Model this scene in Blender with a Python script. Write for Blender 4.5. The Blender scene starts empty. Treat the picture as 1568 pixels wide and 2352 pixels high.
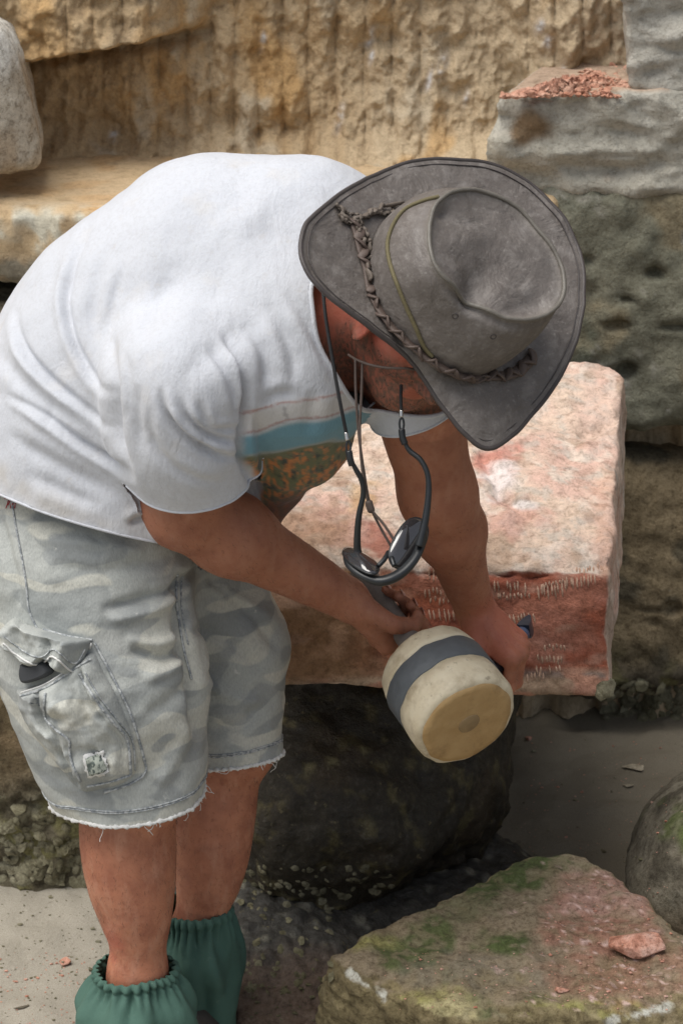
import bpy, bmesh, math, random
import numpy as np
import openvdb as vdb
from mathutils import Vector, Matrix
from mathutils.bvhtree import BVHTree
R = math.radians
C = bpy.context.scene.collection
# ---------------- camera ----------------
CAM_H, PITCH, TV = 1.95, R(22), 0.2217
cd = bpy.data.cameras.new('camera'); cam = bpy.data.objects.new('camera', cd); C.objects.link(cam)
cam.location = (0, 0, CAM_H); cam.rotation_euler = (R(90)-PITCH, 0, 0)
cd.sensor_fit = 'VERTICAL'; cd.sensor_height = 22.2; cd.sensor_width = 14.8
cd.lens = 22.2/2/TV; cd.clip_end = 400; cd.clip_start = 0.05
cd.dof.use_dof = True; cd.dof.focus_distance = 3.02; cd.dof.aperture_fstop = 7.0
bpy.context.scene.camera = cam
# ---------------- light ----------------
SUN_EL, SUN_AZ = R(68), R(-112)      # azimuth from +Y (behind the man), negative to the left
w = bpy.data.worlds.new('World'); bpy.context.scene.world = w; w.use_nodes = True
nt = w.node_tree; bg = nt.nodes['Background']
sky = nt.nodes.new('ShaderNodeTexSky'); sky.sky_type = 'NISHITA'; sky.sun_disc = False
sky.sun_elevation = SUN_EL; sky.sun_rotation = SUN_AZ; sky.air_density = 1.0; sky.dust_density = 3.0
mixw = nt.nodes.new('ShaderNodeHueSaturation'); mixw.inputs['Saturation'].default_value = 0.4
nt.links.new(sky.outputs[0], mixw.inputs['Color']); nt.links.new(mixw.outputs[0], bg.inputs[0])
bg.inputs[1].default_value = 0.062
sd = bpy.data.lights.new('sun', 'SUN'); sun = bpy.data.objects.new('sun', sd); C.objects.link(sun)
sd.energy = 1.5; sd.angle = R(48); sd.color = (1, 0.96, 0.9)
_d = Vector((math.sin(SUN_AZ)*math.cos(SUN_EL), math.cos(SUN_AZ)*math.cos(SUN_EL), math.sin(SUN_EL)))
sun.rotation_euler = _d.to_track_quat('Z', 'Y').to_euler()
vs = bpy.context.scene.view_settings
bpy.context.scene.display_settings.display_device = 'sRGB'
vs.view_transform = 'Standard'; vs.look = 'None'; vs.gamma = 1.0; vs.use_curve_mapping = False; vs.exposure = 1.14
# ---------------- measuring ----------------
cF = np.array([0, math.cos(PITCH), -math.sin(PITCH)]); cU = np.array([0, math.sin(PITCH), math.cos(PITCH)]); cR = np.array([1., 0, 0])
cO = np.array([0, 0, CAM_H])
def ray(x, y): return cF + cR*((x-784)/1176*TV) + cU*((1176-y)/1176*TV)
def V(x, y, d): return cO + ray(x, y)*d
def VY(x, y, Y): r = ray(x, y); return cO + r*(Y/r[1])
def VZ(x, y, z): r = ray(x, y); return cO + r*((z-CAM_H)/r[2])
def proj(p):
    q = np.asarray(p) - cO; d = q@cF
    return np.stack([784 + q@cR/d/TV*1176, 1176 - q@cU/d/TV*1176, d], -1)
def unit(v): v = np.asarray(v, float); return v/np.linalg.norm(v)
# ---------------- noise ----------------
_rs = np.random.RandomState(7); _perm = _rs.permutation(256); _perm = np.concatenate([_perm]*3)
_g = _rs.normal(size=(256, 3)); _g /= np.linalg.norm(_g, axis=1)[:, None]
def perlin(p):
    p = np.asarray(p, float); i = np.floor(p).astype(int); f = p - i; i &= 255
    u = f*f*f*(f*(f*6-15)+10); r = 0
    for dx in (0, 1):
        wx = u[:, 0] if dx else 1-u[:, 0]; a = _perm[i[:, 0]+dx]
        for dy in (0, 1):
            wy = u[:, 1] if dy else 1-u[:, 1]; b = _perm[a+i[:, 1]+dy]
            for dz in (0, 1):
                wz = u[:, 2] if dz else 1-u[:, 2]
                g = _g[_perm[b+i[:, 2]+dz]]
                r = r + wx*wy*wz*(g*(f-np.array([dx, dy, dz]))).sum(1)
    return r*1.6
def fbm(p, s, o=4, g=0.5, seed=0):
    p = np.asarray(p)*s + seed*17.3; r = 0; a = 1
    for k in range(o): r = r + a*perlin(p*(2.03**k)+k*5.7); a *= g
    return r
def ridged(p, s, o=4, seed=0):
    p = np.asarray(p)*s + seed*11.9; r = 0; a = 1
    for k in range(o): r = r + a*(1-2*np.abs(perlin(p*(2.03**k)+k*3.1))); a *= .5
    return r
def sstep(a, b, x): t = np.clip((x-a)/(b-a), 0, 1); return t*t*(3-2*t)
def worley(p, s, seed=0):
    p = np.asarray(p)*s; i = np.floor(p).astype(int); best = np.full(len(p), 9.); second = best.copy()
    for dx in (-1, 0, 1):
        for dy in (-1, 0, 1):
            for dz in (-1, 0, 1):
                c = i+np.array([dx, dy, dz]); h = _perm[_perm[_perm[(c[:, 0]+seed) & 255]+(c[:, 1] & 255)]+(c[:, 2] & 255)]
                q = c+np.stack([h/256., _perm[h+1]/256., _perm[h+2]/256.], 1)
                d = np.linalg.norm(q-p, axis=1); m = d < best
                second = np.where(m, best, np.minimum(second, d)); best = np.where(m, d, best)
    return best, second
# ---------------- implicit surfaces ----------------
def cap(a, b, ra, rb=None, k=.02, flat=None):
    a = np.asarray(a, float); b = np.asarray(b, float); rb = ra if rb is None else rb
    m = (a+b)/2; br = np.linalg.norm(a-b)/2+max(ra, rb)*(1 if flat is None else max(1, 1/flat[1]))
    def f(p):
        ab = b-a; q = p-a; t = np.clip(q@ab/(ab@ab+1e-12), 0, 1); v = q-t[:, None]*ab
        if flat is not None:
            n, s = flat; v = v+np.outer(v@n, n)*(s-1)
            d = np.linalg.norm(v, axis=1)-(ra+(rb-ra)*t); return d/max(1, s**.5)
        return np.linalg.norm(v, axis=1)-(ra+(rb-ra)*t)
    return (f, m, br, k)
def ell(c, ax, rad, k=.02):
    c = np.asarray(c, float); ax = np.asarray(ax, float); rad = np.asarray(rad, float)
    def f(p):
        q = (p-c)@ax.T/rad; n = np.linalg.norm(q, axis=1); g = np.linalg.norm(q/rad, axis=1)+1e-9
        return n*(n-1)/g
    return (f, c, rad.max(), k)
def box(c, ax, half, r=.02, k=.01):
    c = np.asarray(c, float); ax = np.asarray(ax, float); half = np.asarray(half, float)
    def f(p):
        q = np.abs((p-c)@ax.T)-half+r
        return np.linalg.norm(np.maximum(q, 0), axis=1)+np.minimum(q.max(1), 0)-r
    return (f, c, np.linalg.norm(half), k)
def smin(a, b, k):
    if k < 0:
        k = -k; h = np.clip(.5-.5*(a+b)/k, 0, 1); return a*(1-h)-b*h+k*h*(1-h)     # smooth subtraction of b
    h = np.clip(.5+.5*(a-b)/k, 0, 1); return a*(1-h)+b*h-k*h*(1-h)
def mesh_sdf(prims, h, post=None, pad=.03, B=16):
    lo = np.min([m-br for f, m, br, k in prims if k > 0], 0)-pad; hi = np.max([m+br for f, m, br, k in prims if k > 0], 0)+pad
    def ev(p, pr):
        d = np.full(len(p), .5)
        for f, m, br, k in pr: d = smin(d, f(p), k)
        return post(p, d) if post else d
    n = np.ceil((hi-lo)/(h*B)).astype(int); cs = B*h
    gi = np.stack(np.meshgrid(*[np.arange(x) for x in n], indexing='ij'), -1).reshape(-1, 3)
    cen = lo+(gi+.5)*cs; dc = ev(cen, prims); lim = cs*.87+.02
    grid = vdb.FloatGrid(); grid.background = 3*h
    loc = np.stack(np.meshgrid(*[np.arange(B)]*3, indexing='ij'), -1).reshape(-1, 3)
    for g, c, dd in zip(gi, cen, dc):
        if dd > lim: continue
        if dd < -lim: grid.fill(tuple(int(v) for v in g*B), tuple(int(v) for v in g*B+B-1), -3*h); continue
        pr = [q for q in prims if np.linalg.norm(q[1]-c) < q[2]+lim+abs(q[3])+.03]
        p = lo+(g*B+loc)*h
        d = ev(p, pr) if pr else np.full(len(p), 3*h)
        grid.copyFromArray(np.clip(d, -3*h, 3*h).reshape(B, B, B).astype(np.float32), ijk=tuple(int(v) for v in g*B))
    P, Q = grid.convertToQuads(isovalue=0.0)
    P = P.astype(float)*h+lo; Q = Q.astype(int)
    v6 = np.einsum('ij,ij->i', P[Q[:, 0]]-P.mean(0), np.cross(P[Q[:, 1]]-P[Q[:, 0]], P[Q[:, 2]]-P[Q[:, 0]])).sum()
    return P, (Q if v6 > 0 else Q[:, ::-1])
def mk(name, P, Q, mat, parent=None, smooth=True, attrs=None):
    me = bpy.data.meshes.new(name); P = np.asarray(P, np.float32)
    if isinstance(Q, np.ndarray):
        k = Q.shape[1]; me.vertices.add(len(P)); me.vertices.foreach_set('co', P.ravel())
        me.loops.add(Q.size); me.polygons.add(len(Q)); me.loops.foreach_set('vertex_index', Q.ravel().astype(np.int32))
        me.polygons.foreach_set('loop_start', np.arange(0, Q.size, k, dtype=np.int32)); me.update(calc_edges=True)
    else: me.from_pydata([tuple(map(float, v)) for v in P], [], [tuple(q) for q in Q]); me.update()
    me.validate()
    if smooth: me.polygons.foreach_set('use_smooth', np.ones(len(me.polygons), bool))
    if attrs:
        for an, v in attrs.items(): setattr_v(me, an, v)
    o = bpy.data.objects.new(name, me); C.objects.link(o)
    if mat: me.materials.append(mat)
    if parent: o.parent = parent
    return o
def setattr_v(me, an, v):
    v = np.asarray(v, np.float32)
    if v.ndim == 2: a = me.attributes.new(an, 'FLOAT_COLOR', 'POINT'); a.data.foreach_set('color', np.concatenate([v, np.ones((len(v), 1), np.float32)], 1).ravel())
    else: a = me.attributes.new(an, 'FLOAT', 'POINT'); a.data.foreach_set('value', v)
def vnorm(P, Q):
    a, b, c = P[Q[:, 0]], P[Q[:, 1]], P[Q[:, 2]]; n = np.cross(b-a, c-a)
    if Q.shape[1] == 4: n = n+np.cross(c-a, P[Q[:, 3]]-a)
    N = np.zeros_like(P)
    for k in range(Q.shape[1]): np.add.at(N, Q[:, k], n)
    return N/(np.linalg.norm(N, axis=1)[:, None]+1e-12)
def relax(P, Q, it=2, lam=.5, keep=None):
    for _ in range(it):
        S = np.zeros_like(P); n = np.zeros(len(P)); k = Q.shape[1]
        for j in range(k):
            a, b = Q[:, j], Q[:, (j+1) % k]; np.add.at(S, a, P[b]); np.add.at(n, a, 1); np.add.at(S, b, P[a]); np.add.at(n, b, 1)
        T = P+lam*(S/np.maximum(n, 1)[:, None]-P); P = T if keep is None else np.where(keep[:, None], P, T)
    return P
def arrays(o):
    me = o.data; P = np.empty(len(me.vertices)*3, np.float32); me.vertices.foreach_get('co', P); return P.reshape(-1, 3).astype(float)
def tag(o, label=None, cat=None, group=None, kind=None):
    if label: o['label'] = label
    if cat: o['category'] = cat
    if group: o['group'] = group
    if kind: o['kind'] = kind
    return o
def empty(name, loc, label, cat, group=None):
    o = bpy.data.objects.new(name, None); C.objects.link(o); o.location = tuple(map(float, loc)); o.empty_display_size = .1
    bpy.context.view_layer.update()
    return tag(o, label, cat, group)
def adopt(o, p):
    o.parent = p; o.matrix_parent_inverse = p.matrix_world.inverted(); return o
# ---- polyline distance in measured (pixel) space: used to lay folds along a surface ----
def pdist(q, line):
    best = np.full(len(q), 1e9); tt = np.zeros(len(q)); sgn = np.zeros(len(q)); L = np.array(line, float)[:, :2]; n = len(L)-1
    for i in range(n):
        a, b = L[i], L[i+1]; ab = b-a; t = np.clip((q-a)@ab/(ab@ab), 0, 1); v = q-a-t[:, None]*ab; d = np.hypot(v[:, 0], v[:, 1])
        m = d < best; best[m] = d[m]; tt[m] = ((i+t)/n)[m]; sgn[m] = np.sign(ab[0]*v[:, 1]-ab[1]*v[:, 0])[m]
    return best, tt, sgn
def smoothline(pts, n=40):
    P = np.array(pts, float); m = len(P); t = np.linspace(0, m-1, n); i = np.minimum(t.astype(int), m-2); f = (t-i)[:, None]
    p0 = P[np.maximum(i-1, 0)]; p1 = P[i]; p2 = P[i+1]; p3 = P[np.minimum(i+2, m-1)]
    return .5*((2*p1)+(-p0+p2)*f+(2*p0-5*p1+4*p2-p3)*f*f+(-p0+3*p1-3*p2+p3)*f**3)
def tube(line, r, sides=8, name=None, mat=None, parent=None, flat=None, closed=False, ret=False, caps=True):
    L = np.array(line, float); n = len(L); r = np.broadcast_to(np.asarray(r, float), (n,))
    T = np.gradient(L, axis=0); T /= np.linalg.norm(T, axis=1)[:, None]+1e-12
    up = np.array([.3, .2, 1.]) if abs(T[0][2]) < .9 else np.array([1., .3, 0]); N = []
    u = unit(np.cross(T[0], up))
    for k in range(n): u = unit(u-T[k]*(u@T[k])); N.append(u)
    N = np.array(N); Bn = np.cross(T, N); P = []; Q = []
    for k in range(n):
        for s in range(sides):
            a = 2*math.pi*s/sides; P.append(L[k]+r[k]*(N[k]*math.cos(a)+Bn[k]*math.sin(a)*(flat or 1)))
    for k in range(n-1+(1 if closed else 0)):
        for s in range(sides):
            k2 = (k+1) % n; Q.append((k*sides+s, k*sides+(s+1) % sides, k2*sides+(s+1) % sides, k2*sides+s))
    if caps and not closed: Q.append(tuple(range(sides))[::-1]); Q.append(tuple((n-1)*sides+s for s in range(sides)))
    if ret: return P, Q
    return mk(name, P, Q, mat, parent)
def join_raw(parts):
    P = []; Q = []
    for p, q in parts:
        o = len(P); P += list(p); Q += [tuple(i+o for i in f) for f in q]
    return P, Q
# ---------------- node helper ----------------
class NB:
    def __init__(s, name, rough=.8):
        s.m = bpy.data.materials.new(name); s.m.use_nodes = True; s.t = s.m.node_tree; s.n = s.t.nodes; s.l = s.t.links
        s.b = s.n['Principled BSDF']; s.b.inputs['Roughness'].default_value = rough; s.tc = s.n.new('ShaderNodeTexCoord')
    def lk(s, a, b): s.l.new(a, b)
    def val(s, sock, v):
        if hasattr(v, 'is_output'): s.lk(v, sock)
        elif isinstance(v, (tuple, list)) and len(v) == 3 and len(sock.default_value) == 4: sock.default_value = (*v, 1)
        else: sock.default_value = v
    def noise(s, sc=5., det=4., rough=.55, dist=0., stretch=None, vec=None):
        n = s.n.new('ShaderNodeTexNoise'); n.inputs['Scale'].default_value = sc; n.inputs['Detail'].default_value = det
        n.inputs['Roughness'].default_value = rough; n.inputs['Distortion'].default_value = dist
        s.lk(s.mapv(stretch, vec), n.inputs['Vector']); return n.outputs['Fac']
    def mapv(s, stretch=None, vec=None):
        v = vec or s.tc.outputs['Object']
        if stretch is None: return v
        m = s.n.new('ShaderNodeMapping'); m.inputs['Scale'].default_value = stretch; s.lk(v, m.inputs['Vector']); return m.outputs[0]
    def vor(s, sc=20., feat='F1', stretch=None, rand=1., vec=None):
        n = s.n.new('ShaderNodeTexVoronoi'); n.feature = feat; n.inputs['Scale'].default_value = sc; n.inputs['Randomness'].default_value = rand
        s.lk(s.mapv(stretch, vec), n.inputs['Vector']); return n.outputs['Distance'] if feat != 'C' else n.outputs['Color']
    def attr(s, name, fac=False):
        a = s.n.new('ShaderNodeAttribute'); a.attribute_name = name; return a.outputs['Fac' if fac else 'Color']
    def ramp(s, f, stops, interp='LINEAR'):
        r = s.n.new('ShaderNodeValToRGB'); r.color_ramp.interpolation = interp; e = r.color_ramp.elements
        while len(e) < len(stops): e.new(.5)
        for k, (p, c) in enumerate(stops):
            e[k].position = p; e[k].color = (*((c, c, c) if not isinstance(c, (tuple, list)) else c), 1)
        s.val(r.inputs[0], f); return r.outputs[0]
    def mix(s, f, a, b, mode='MIX'):
        m = s.n.new('ShaderNodeMix'); m.data_type = 'RGBA'; m.blend_type = mode; m.clamp_result = mode != 'MIX'
        s.val(m.inputs[0], f); s.val(m.inputs[6], a); s.val(m.inputs[7], b); return m.outputs[2]
    def math(s, op, a, b=0., c=None):
        m = s.n.new('ShaderNodeMath'); m.operation = op; s.val(m.inputs[0], a); s.val(m.inputs[1], b)
        if c is not None: s.val(m.inputs[2], c)
        return m.outputs[0]
    def bump(s, h, dist=.002, strength=1.):
        b = s.n.new('ShaderNodeBump'); b.inputs['Strength'].default_value = strength; b.inputs['Distance'].default_value = dist
        s.val(b.inputs['Height'], h)
        src = s.b.inputs['Normal']
        if src.is_linked: s.lk(src.links[0].from_socket, b.inputs['Normal'])
        s.lk(b.outputs[0], src)
    def col(s, c): s.val(s.b.inputs['Base Color'], c)
    def rough(s, v): s.val(s.b.inputs['Roughness'], v)
def plain(name, c, rough=.6, metal=0., spec=.5, bsc=None, bd=.0005):
    b = NB(name, rough); n = b.noise(90, 3); b.col(b.mix(n, tuple(v*.75 for v in c), tuple(min(1, v*1.2) for v in c)))
    b.b.inputs['Metallic'].default_value = metal; b.b.inputs['Specular IOR Level'].default_value = spec
    if bsc: b.bump(b.noise(bsc, 3), bd)
    return b.m
# =====================================================================
# THE PLACE: sand, cliff, ledge, boulders, stone blocks
# =====================================================================
def poly(planes, c, r, rnd=.02, k=.01, nz=None):
    pl = [(np.asarray(a, float), unit(b_)) for a, b_ in planes]; c = np.asarray(c, float)
    def f(p):
        d = None
        for a, n in pl:
            e = (p-a)@n; d = e if d is None else -smin(-d, -e, rnd)
        return d+(nz(p) if nz else 0)
    return (f, c, r, k)
def hexpl(F, B):   # F, B: front and back corner lists (TL, TR, BR, BL)
    F = [np.asarray(v, float) for v in F]; B = [np.asarray(v, float) for v in B]; cen = (sum(F)+sum(B))/8; out = []
    for q in ((F[0], F[1], F[2], F[3]), (B[0], B[1], B[2], B[3]), (F[0], F[1], B[1], B[0]), (F[1], F[2], B[2], B[1]), (F[2], F[3], B[3], B[2]), (F[3], F[0], B[0], B[3])):
        c = sum(q)/4; n = unit(np.cross(q[2]-q[0], q[3]-q[1])); n = n if n@(c-cen) > 0 else -n; out.append((c, n))
    return out, cen, max(np.linalg.norm(v-cen) for v in F+B)+.03
def stone(name, cols, bsc=60, bd=.004, rough=.9, fine=220, spots=None, attr=True, coat=None, grain=1.):
    b = NB(name, rough); n1 = b.noise(5, 6, .6, .4); n2 = b.noise(26, 6, .65); n3 = b.noise(fine, 4, .7)
    c = b.mix(b.ramp(n1, [(.35, 0), (.62, 1)]), cols[0], cols[1]); c = b.mix(b.ramp(n2, [(.42, 0), (.66, .75)]), c, cols[2])
    if attr: c = b.mix(b.attr('cm', True), c, b.attr('c'))
    c = b.mix(b.ramp(n2, [(.30, .55), (.48, 0)]), c, b.mix(1., c, (.45, .42, .38), 'MULTIPLY'))
    g1 = b.noise(fine*.45, 6, .75, .3); g2 = b.noise(fine*1.6, 3, .8)
    c = b.mix(b.ramp(g1, [(.38, min(1, .75*grain)), (.50, 0)]), c, b.mix(1., c, (.42, .38, .33), 'MULTIPLY')); c = b.mix(b.ramp(g1, [(.54, 0), (.66, min(1, .7*grain))]), c, b.mix(.5, b.mix(1., c, (1.45, 1.42, 1.38), 'MULTIPLY'), b.mix(1., c, (.08, .08, .075), 'ADD')))
    c = b.mix(b.ramp(g2, [(.36, .5*grain), (.5, 0)]), c, b.mix(1., c, (.55, .5, .45), 'MULTIPLY')); c = b.mix(b.ramp(n3, [(.60, 0), (.74, .4*grain)]), c, b.mix(1., c, (1.4, 1.4, 1.4), 'MULTIPLY')); b.bump(g1, .0025)
    if spots: c = b.mix(b.ramp(b.noise(spots[0], 3, .6), [(spots[1], 0), (spots[1]+.05, .9)]), c, spots[2])
    b.col(c); b.bump(b.noise(bsc, 8, .65), bd); b.bump(n3, .0012)
    if coat: b.rough(b.ramp(n2, [(.3, coat), (.7, .85)]))
    return b.m
def rock(name, prims, mat, label=None, cat=None, h=.008, disp=None, colf=None, group=None, kind=None, it=2, post=None):
    P, Q = mesh_sdf(prims, h, post=post); P = relax(P, Q, it); N = vnorm(P, Q)
    if disp is not None: P = P+N*disp(P, N)[:, None]; N = vnorm(P, Q)
    at = None
    if colf is not None: c, m = colf(P, N); at = {'c': c, 'cm': m}
    o = mk(name, P, Q, mat, attrs=at); o['_'] = 0; del o['_']
    return tag(o, label, cat, group, kind)
# ---- sand ----
xs = np.concatenate([np.linspace(-40, -1.6, 14)[:-1], np.linspace(-1.6, 1.6, 330), np.linspace(1.6, 40, 14)[1:]])
ys = np.concatenate([np.linspace(-30, 1.4, 12)[:-1], np.linspace(1.4, 4.6, 330), np.linspace(4.6, 40, 12)[1:]])
X, Y = np.meshgrid(xs, ys); G = np.stack([X.ravel(), Y.ravel(), 0*X.ravel()], 1)
G[:, 2] = fbm(G, 1.6, 3)*.010+fbm(G, 8, 4, seed=3)*.009+np.maximum(0, perlin(G*55)-.45)*.007
nx_, ny_ = len(xs), len(ys); gi = np.arange(nx_*ny_).reshape(ny_, nx_)
Qg = np.stack([gi[:-1, :-1], gi[:-1, 1:], gi[1:, 1:], gi[1:, :-1]], -1).reshape(-1, 4)
b = NB('wet_sand_shaded', .8); n1 = b.noise(3, 5); sx_ = b.n.new('ShaderNodeSeparateXYZ'); b.lk(b.tc.outputs['Object'], sx_.inputs[0]); n2 = b.noise(700, 3, .8); n3 = b.noise(45, 5, .7)
c = b.mix(n1, (.33, .30, .24), (.44, .41, .345)); c = b.mix(b.ramp(n2, [(.36, .6), (.55, 0)]), c, (.15, .125, .09)); c = b.mix(b.ramp(n2, [(.6, 0), (.75, .6)]), c, (.52, .49, .42)); c = b.mix(b.ramp(n3, [(.66, 0), (.74, .7)]), c, (.16, .12, .08))
shade_r = b.ramp(b.math('ADD', sx_.outputs[0], b.math('MULTIPLY', b.noise(2.5, 5), .35)), [(.10, 0), (.32, .85)]); c = b.mix(shade_r, c, b.mix(1., c, (.50, .46, .39), 'MULTIPLY'))  # shade of the cliffs painted into the sand colour towards the right
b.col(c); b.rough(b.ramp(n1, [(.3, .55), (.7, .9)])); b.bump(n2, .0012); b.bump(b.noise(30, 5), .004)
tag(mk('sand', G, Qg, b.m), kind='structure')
# ---- cliff with vertical pick marks ----
xs = np.concatenate([np.linspace(-6, -.95, 30)[:-1], np.linspace(-.95, .95, 620), np.linspace(.95, 6, 30)[1:]])
zs = np.concatenate([np.linspace(.0, .95, 12)[:-1], np.linspace(.95, 1.36, 150), np.linspace(1.36, 3.0, 40)[1:]])
X, Z = np.meshgrid(xs, zs); x, z = X.ravel(), Z.ravel(); p0 = np.stack([x, 0*x, z], 1)
warp = x+.05*(z-1.0)*np.sin(x*3)+.012*perlin(p0*np.array([6, 1, 3]))
gr = np.abs(np.sin(warp*math.pi/.047+1.3*perlin(p0*np.array([2.5, 1, 1.5]))))
amp = np.clip(.55+.6*perlin(p0*np.array([3, 1, 4])+9), .1, 1)*sstep(-.60, -.45, x)*sstep(.75, .5, x)
y = 4.02+.12*(z-1.)+fbm(p0, 3.0, 3)*.035-amp*.030*gr**.5+fbm(p0*np.array([1, 1, .7]), 26, 4, seed=2)*.014-.016*np.maximum(0, ridged(p0*np.array([1, 1, .6]), 12, 3))
y -= .06*sstep(.28, .42, x+.25*(z-1.1))*sstep(1.06, 1.12, z)      # the face steps forward on the right
ov = sstep(.0, .03, (z-1.205)-.16*(x+.36))*sstep(-.20, -.34, x)   # bulging bed over the top left corner
y -= .16*ov; y += .03*np.exp(-(((z-1.20)-.16*(x+.36))/.012)**2)*sstep(-.15, -.3, x)
y -= .05*sstep(1.075, 1.0, z)**2*(1+.4*perlin(p0*20))             # crumbled foot where the wall meets the ledge
P = np.stack([x, y, z], 1); nx_, nz_ = len(xs), len(zs); gi = np.arange(nx_*nz_).reshape(nz_, nx_)
Qg = np.stack([gi[:-1, :-1], gi[:-1, 1:], gi[1:, 1:], gi[1:, :-1]], -1).reshape(-1, 4)
cc = np.tile(np.array([.49, .345, .185]), (len(P), 1)); cm = np.full(len(P), .6)
def paint(c, m, w, colr): w = np.clip(w, 0, 1)[:, None]; return c*(1-w)+np.array(colr)*w
cc = paint(cc, 0, sstep(.35, .0, gr)*amp*.8, (.30, .17, .06)); cc = paint(cc, 0, sstep(.6, 1., gr)*amp*.5*sstep(-.2, .4, fbm(P, 10, 2, seed=14)), (.62, .52, .36)); gry = sstep(-.35, .25, x+.5*fbm(P, 3, 3)); cc = paint(cc, 0, gry*.8, (.58, .49, .35)); cc = paint(cc, 0, sstep(.25, .5, x)*.7, (.42, .35, .25))  # last coat darkens the right end: its shade is in the colour
cc = paint(cc, 0, sstep(.1, .6, fbm(P*np.array([1, 1, .35]), 9, 3, seed=4))*.8, (.55, .31, .09)); cc = paint(cc, 0, sstep(.25, .7, fbm(P*np.array([1, 1, .5]), 12, 3, seed=6))*.7, (.56, .52, .42))
cc = paint(cc, 0, sstep(-.2, .5, fbm(P, 14, 3, seed=8)-.4+1.6*(z-1.18))*sstep(.3, -.3, x)*.5, (.22, .155, .09))
q2 = proj(P)[:, :2]; ws = np.zeros(len(P))
for sx, sy, w1, h1 in ((605, 90, 7, 22), (850, 85, 9, 22), (853, 130, 6, 16), (1015, 150, 9, 24), (985, 185, 7, 26), (1070, 225, 6, 16), (1165, 250, 9, 24), (1255, 100, 9, 22), (262, 310, 10, 14), (1240, 60, 12, 16), (1290, 170, 7, 20), (1200, 310, 10, 30), (780, 270, 8, 30)): ws = np.maximum(ws, np.exp(-((q2[:, 0]-sx+(q2[:, 1]-sy)*.2)/w1)**2-((q2[:, 1]-sy)/h1)**2)*1.4)
ws *= sstep(-.3, .4, perlin(P*60)+.3); cc = paint(cc, 0, ws, (.70, .68, .66)); cm = np.maximum(cm, np.clip(ws, 0, 1))
CLIFF = stone('cliff_sandstone', [(.48, .335, .185), (.62, .475, .30), (.55, .42, .26)], 45, .008, grain=.5)
tag(mk('cliff', P, Qg, CLIFF, attrs={'c': cc, 'cm': cm}), kind='structure')
# bedrock that the ledge, the boulders and the wall stand against
def colmix(cfg, base, m0=.5):
    def f(P, N):
        c = np.tile(np.array(base), (len(P), 1)); m = np.full(len(P), m0)
        for sc, lo, hi, colr, sd_ in cfg: w = sstep(lo, hi, fbm(P, sc, 4, seed=sd_)); c = paint(c, 0, w, colr); m = np.maximum(m, w*.85)
        return c, m
    return f
DARKROCK = stone('dark_wet_rock', [(.024, .019, .010), (.050, .036, .019), (.038, .03, .015)], 50, .006, coat=.4, spots=(70, .66, (.12, .10, .05)))
rock('bedrock', [box((-.2, 4.35, .45), np.eye(3), (3.2, .42, .50), .05)], DARKROCK, h=.03, disp=lambda P, N: fbm(P, 3, 4)*.03, colf=colmix([], (.05, .045, .035)), kind='structure')
# ---- ledge on the left ----
LEDGE = stone('ledge_sandstone', [(.52, .38, .21), (.62, .47, .30), (.58, .45, .29)], 40, .004, grain=.4)
def ledc(P, N):
    c = np.tile(np.array([.56, .41, .24]), (len(P), 1)); m = np.full(len(P), .5); top = sstep(.6, .9, N[:, 2]); q = proj(P)
    c = paint(c, 0, top*sstep(.0, .5, fbm(P, 12, 3)+.1), (.58, .35, .15)); w = (1-top)*sstep(-.2, .3, fbm(P, 16, 3, seed=2)+.1); c = paint(c, 0, w, (.62, .58, .46))
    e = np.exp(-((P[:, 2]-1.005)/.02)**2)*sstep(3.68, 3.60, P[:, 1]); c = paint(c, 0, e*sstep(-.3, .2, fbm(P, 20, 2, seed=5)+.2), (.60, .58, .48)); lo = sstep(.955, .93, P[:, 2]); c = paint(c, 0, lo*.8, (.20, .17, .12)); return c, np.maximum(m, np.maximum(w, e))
rock('rock_ledge', [box((-.75, 3.86, .955), np.eye(3), (.66, .26, .062), .02), box((-.1, 3.92, .95), np.eye(3), (.45, .2, .058), .02)], LEDGE, 'ochre sandstone ledge with a crumbling pale edge, left behind the man\'s back', 'rock ledge', h=.007,
     disp=lambda P, N: fbm(P, 9, 4)*.009*(1-.6*sstep(.7, .95, N[:, 2]))+ridged(P*np.array([1.5, 1, .5]), 14, 3)*.006*sstep(.8, .3, N[:, 2]), colf=ledc)
# ---- pale upright block at the left edge ----
f_ = [VY(-160, 30, 3.62), VY(52, 52, 3.66), VY(70, 395, 3.68), VY(-160, 440, 3.60)]; g_ = [v+np.array([.02, .34, 0]) for v in f_]; g_[1] = VY(82, 250, 3.95)+np.array([-.03, 0, .12]); g_[2] = f_[2]+np.array([.02, .2, 0])
pl, cen, br = hexpl(f_, g_)
def lbc(P, N):
    c = np.tile(np.array([.50, .45, .37]), (len(P), 1)); z = P[:, 2]; w = sstep(1.20, 1.24, z+.02*fbm(P, 15, 2)); c = paint(c, 0, w, (.80, .80, .76)); c = paint(c, 0, sstep(-.05, .35, fbm(P*np.array([1, 1, .3]), 14, 3))*.75*(1-w), (.40, .29, .18)); c = paint(c, 0, sstep(1.06, 1.03, z)*.6, (.50, .36, .18)); return c, np.full(len(P), .75)
PALE = stone('pale_sandstone', [(.46, .42, .34), (.55, .51, .43), (.5, .44, .35)], 50, .004)
rock('stone_block', [poly(pl, cen, br, .03)], PALE, 'upright pale cream stone block standing on the ochre ledge at the left edge', 'stone block', h=.007, disp=lambda P, N: fbm(P, 8, 4)*.008+ridged(P*np.array([1, 1, .3]), 15, 3)*.003, colf=lbc)
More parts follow.
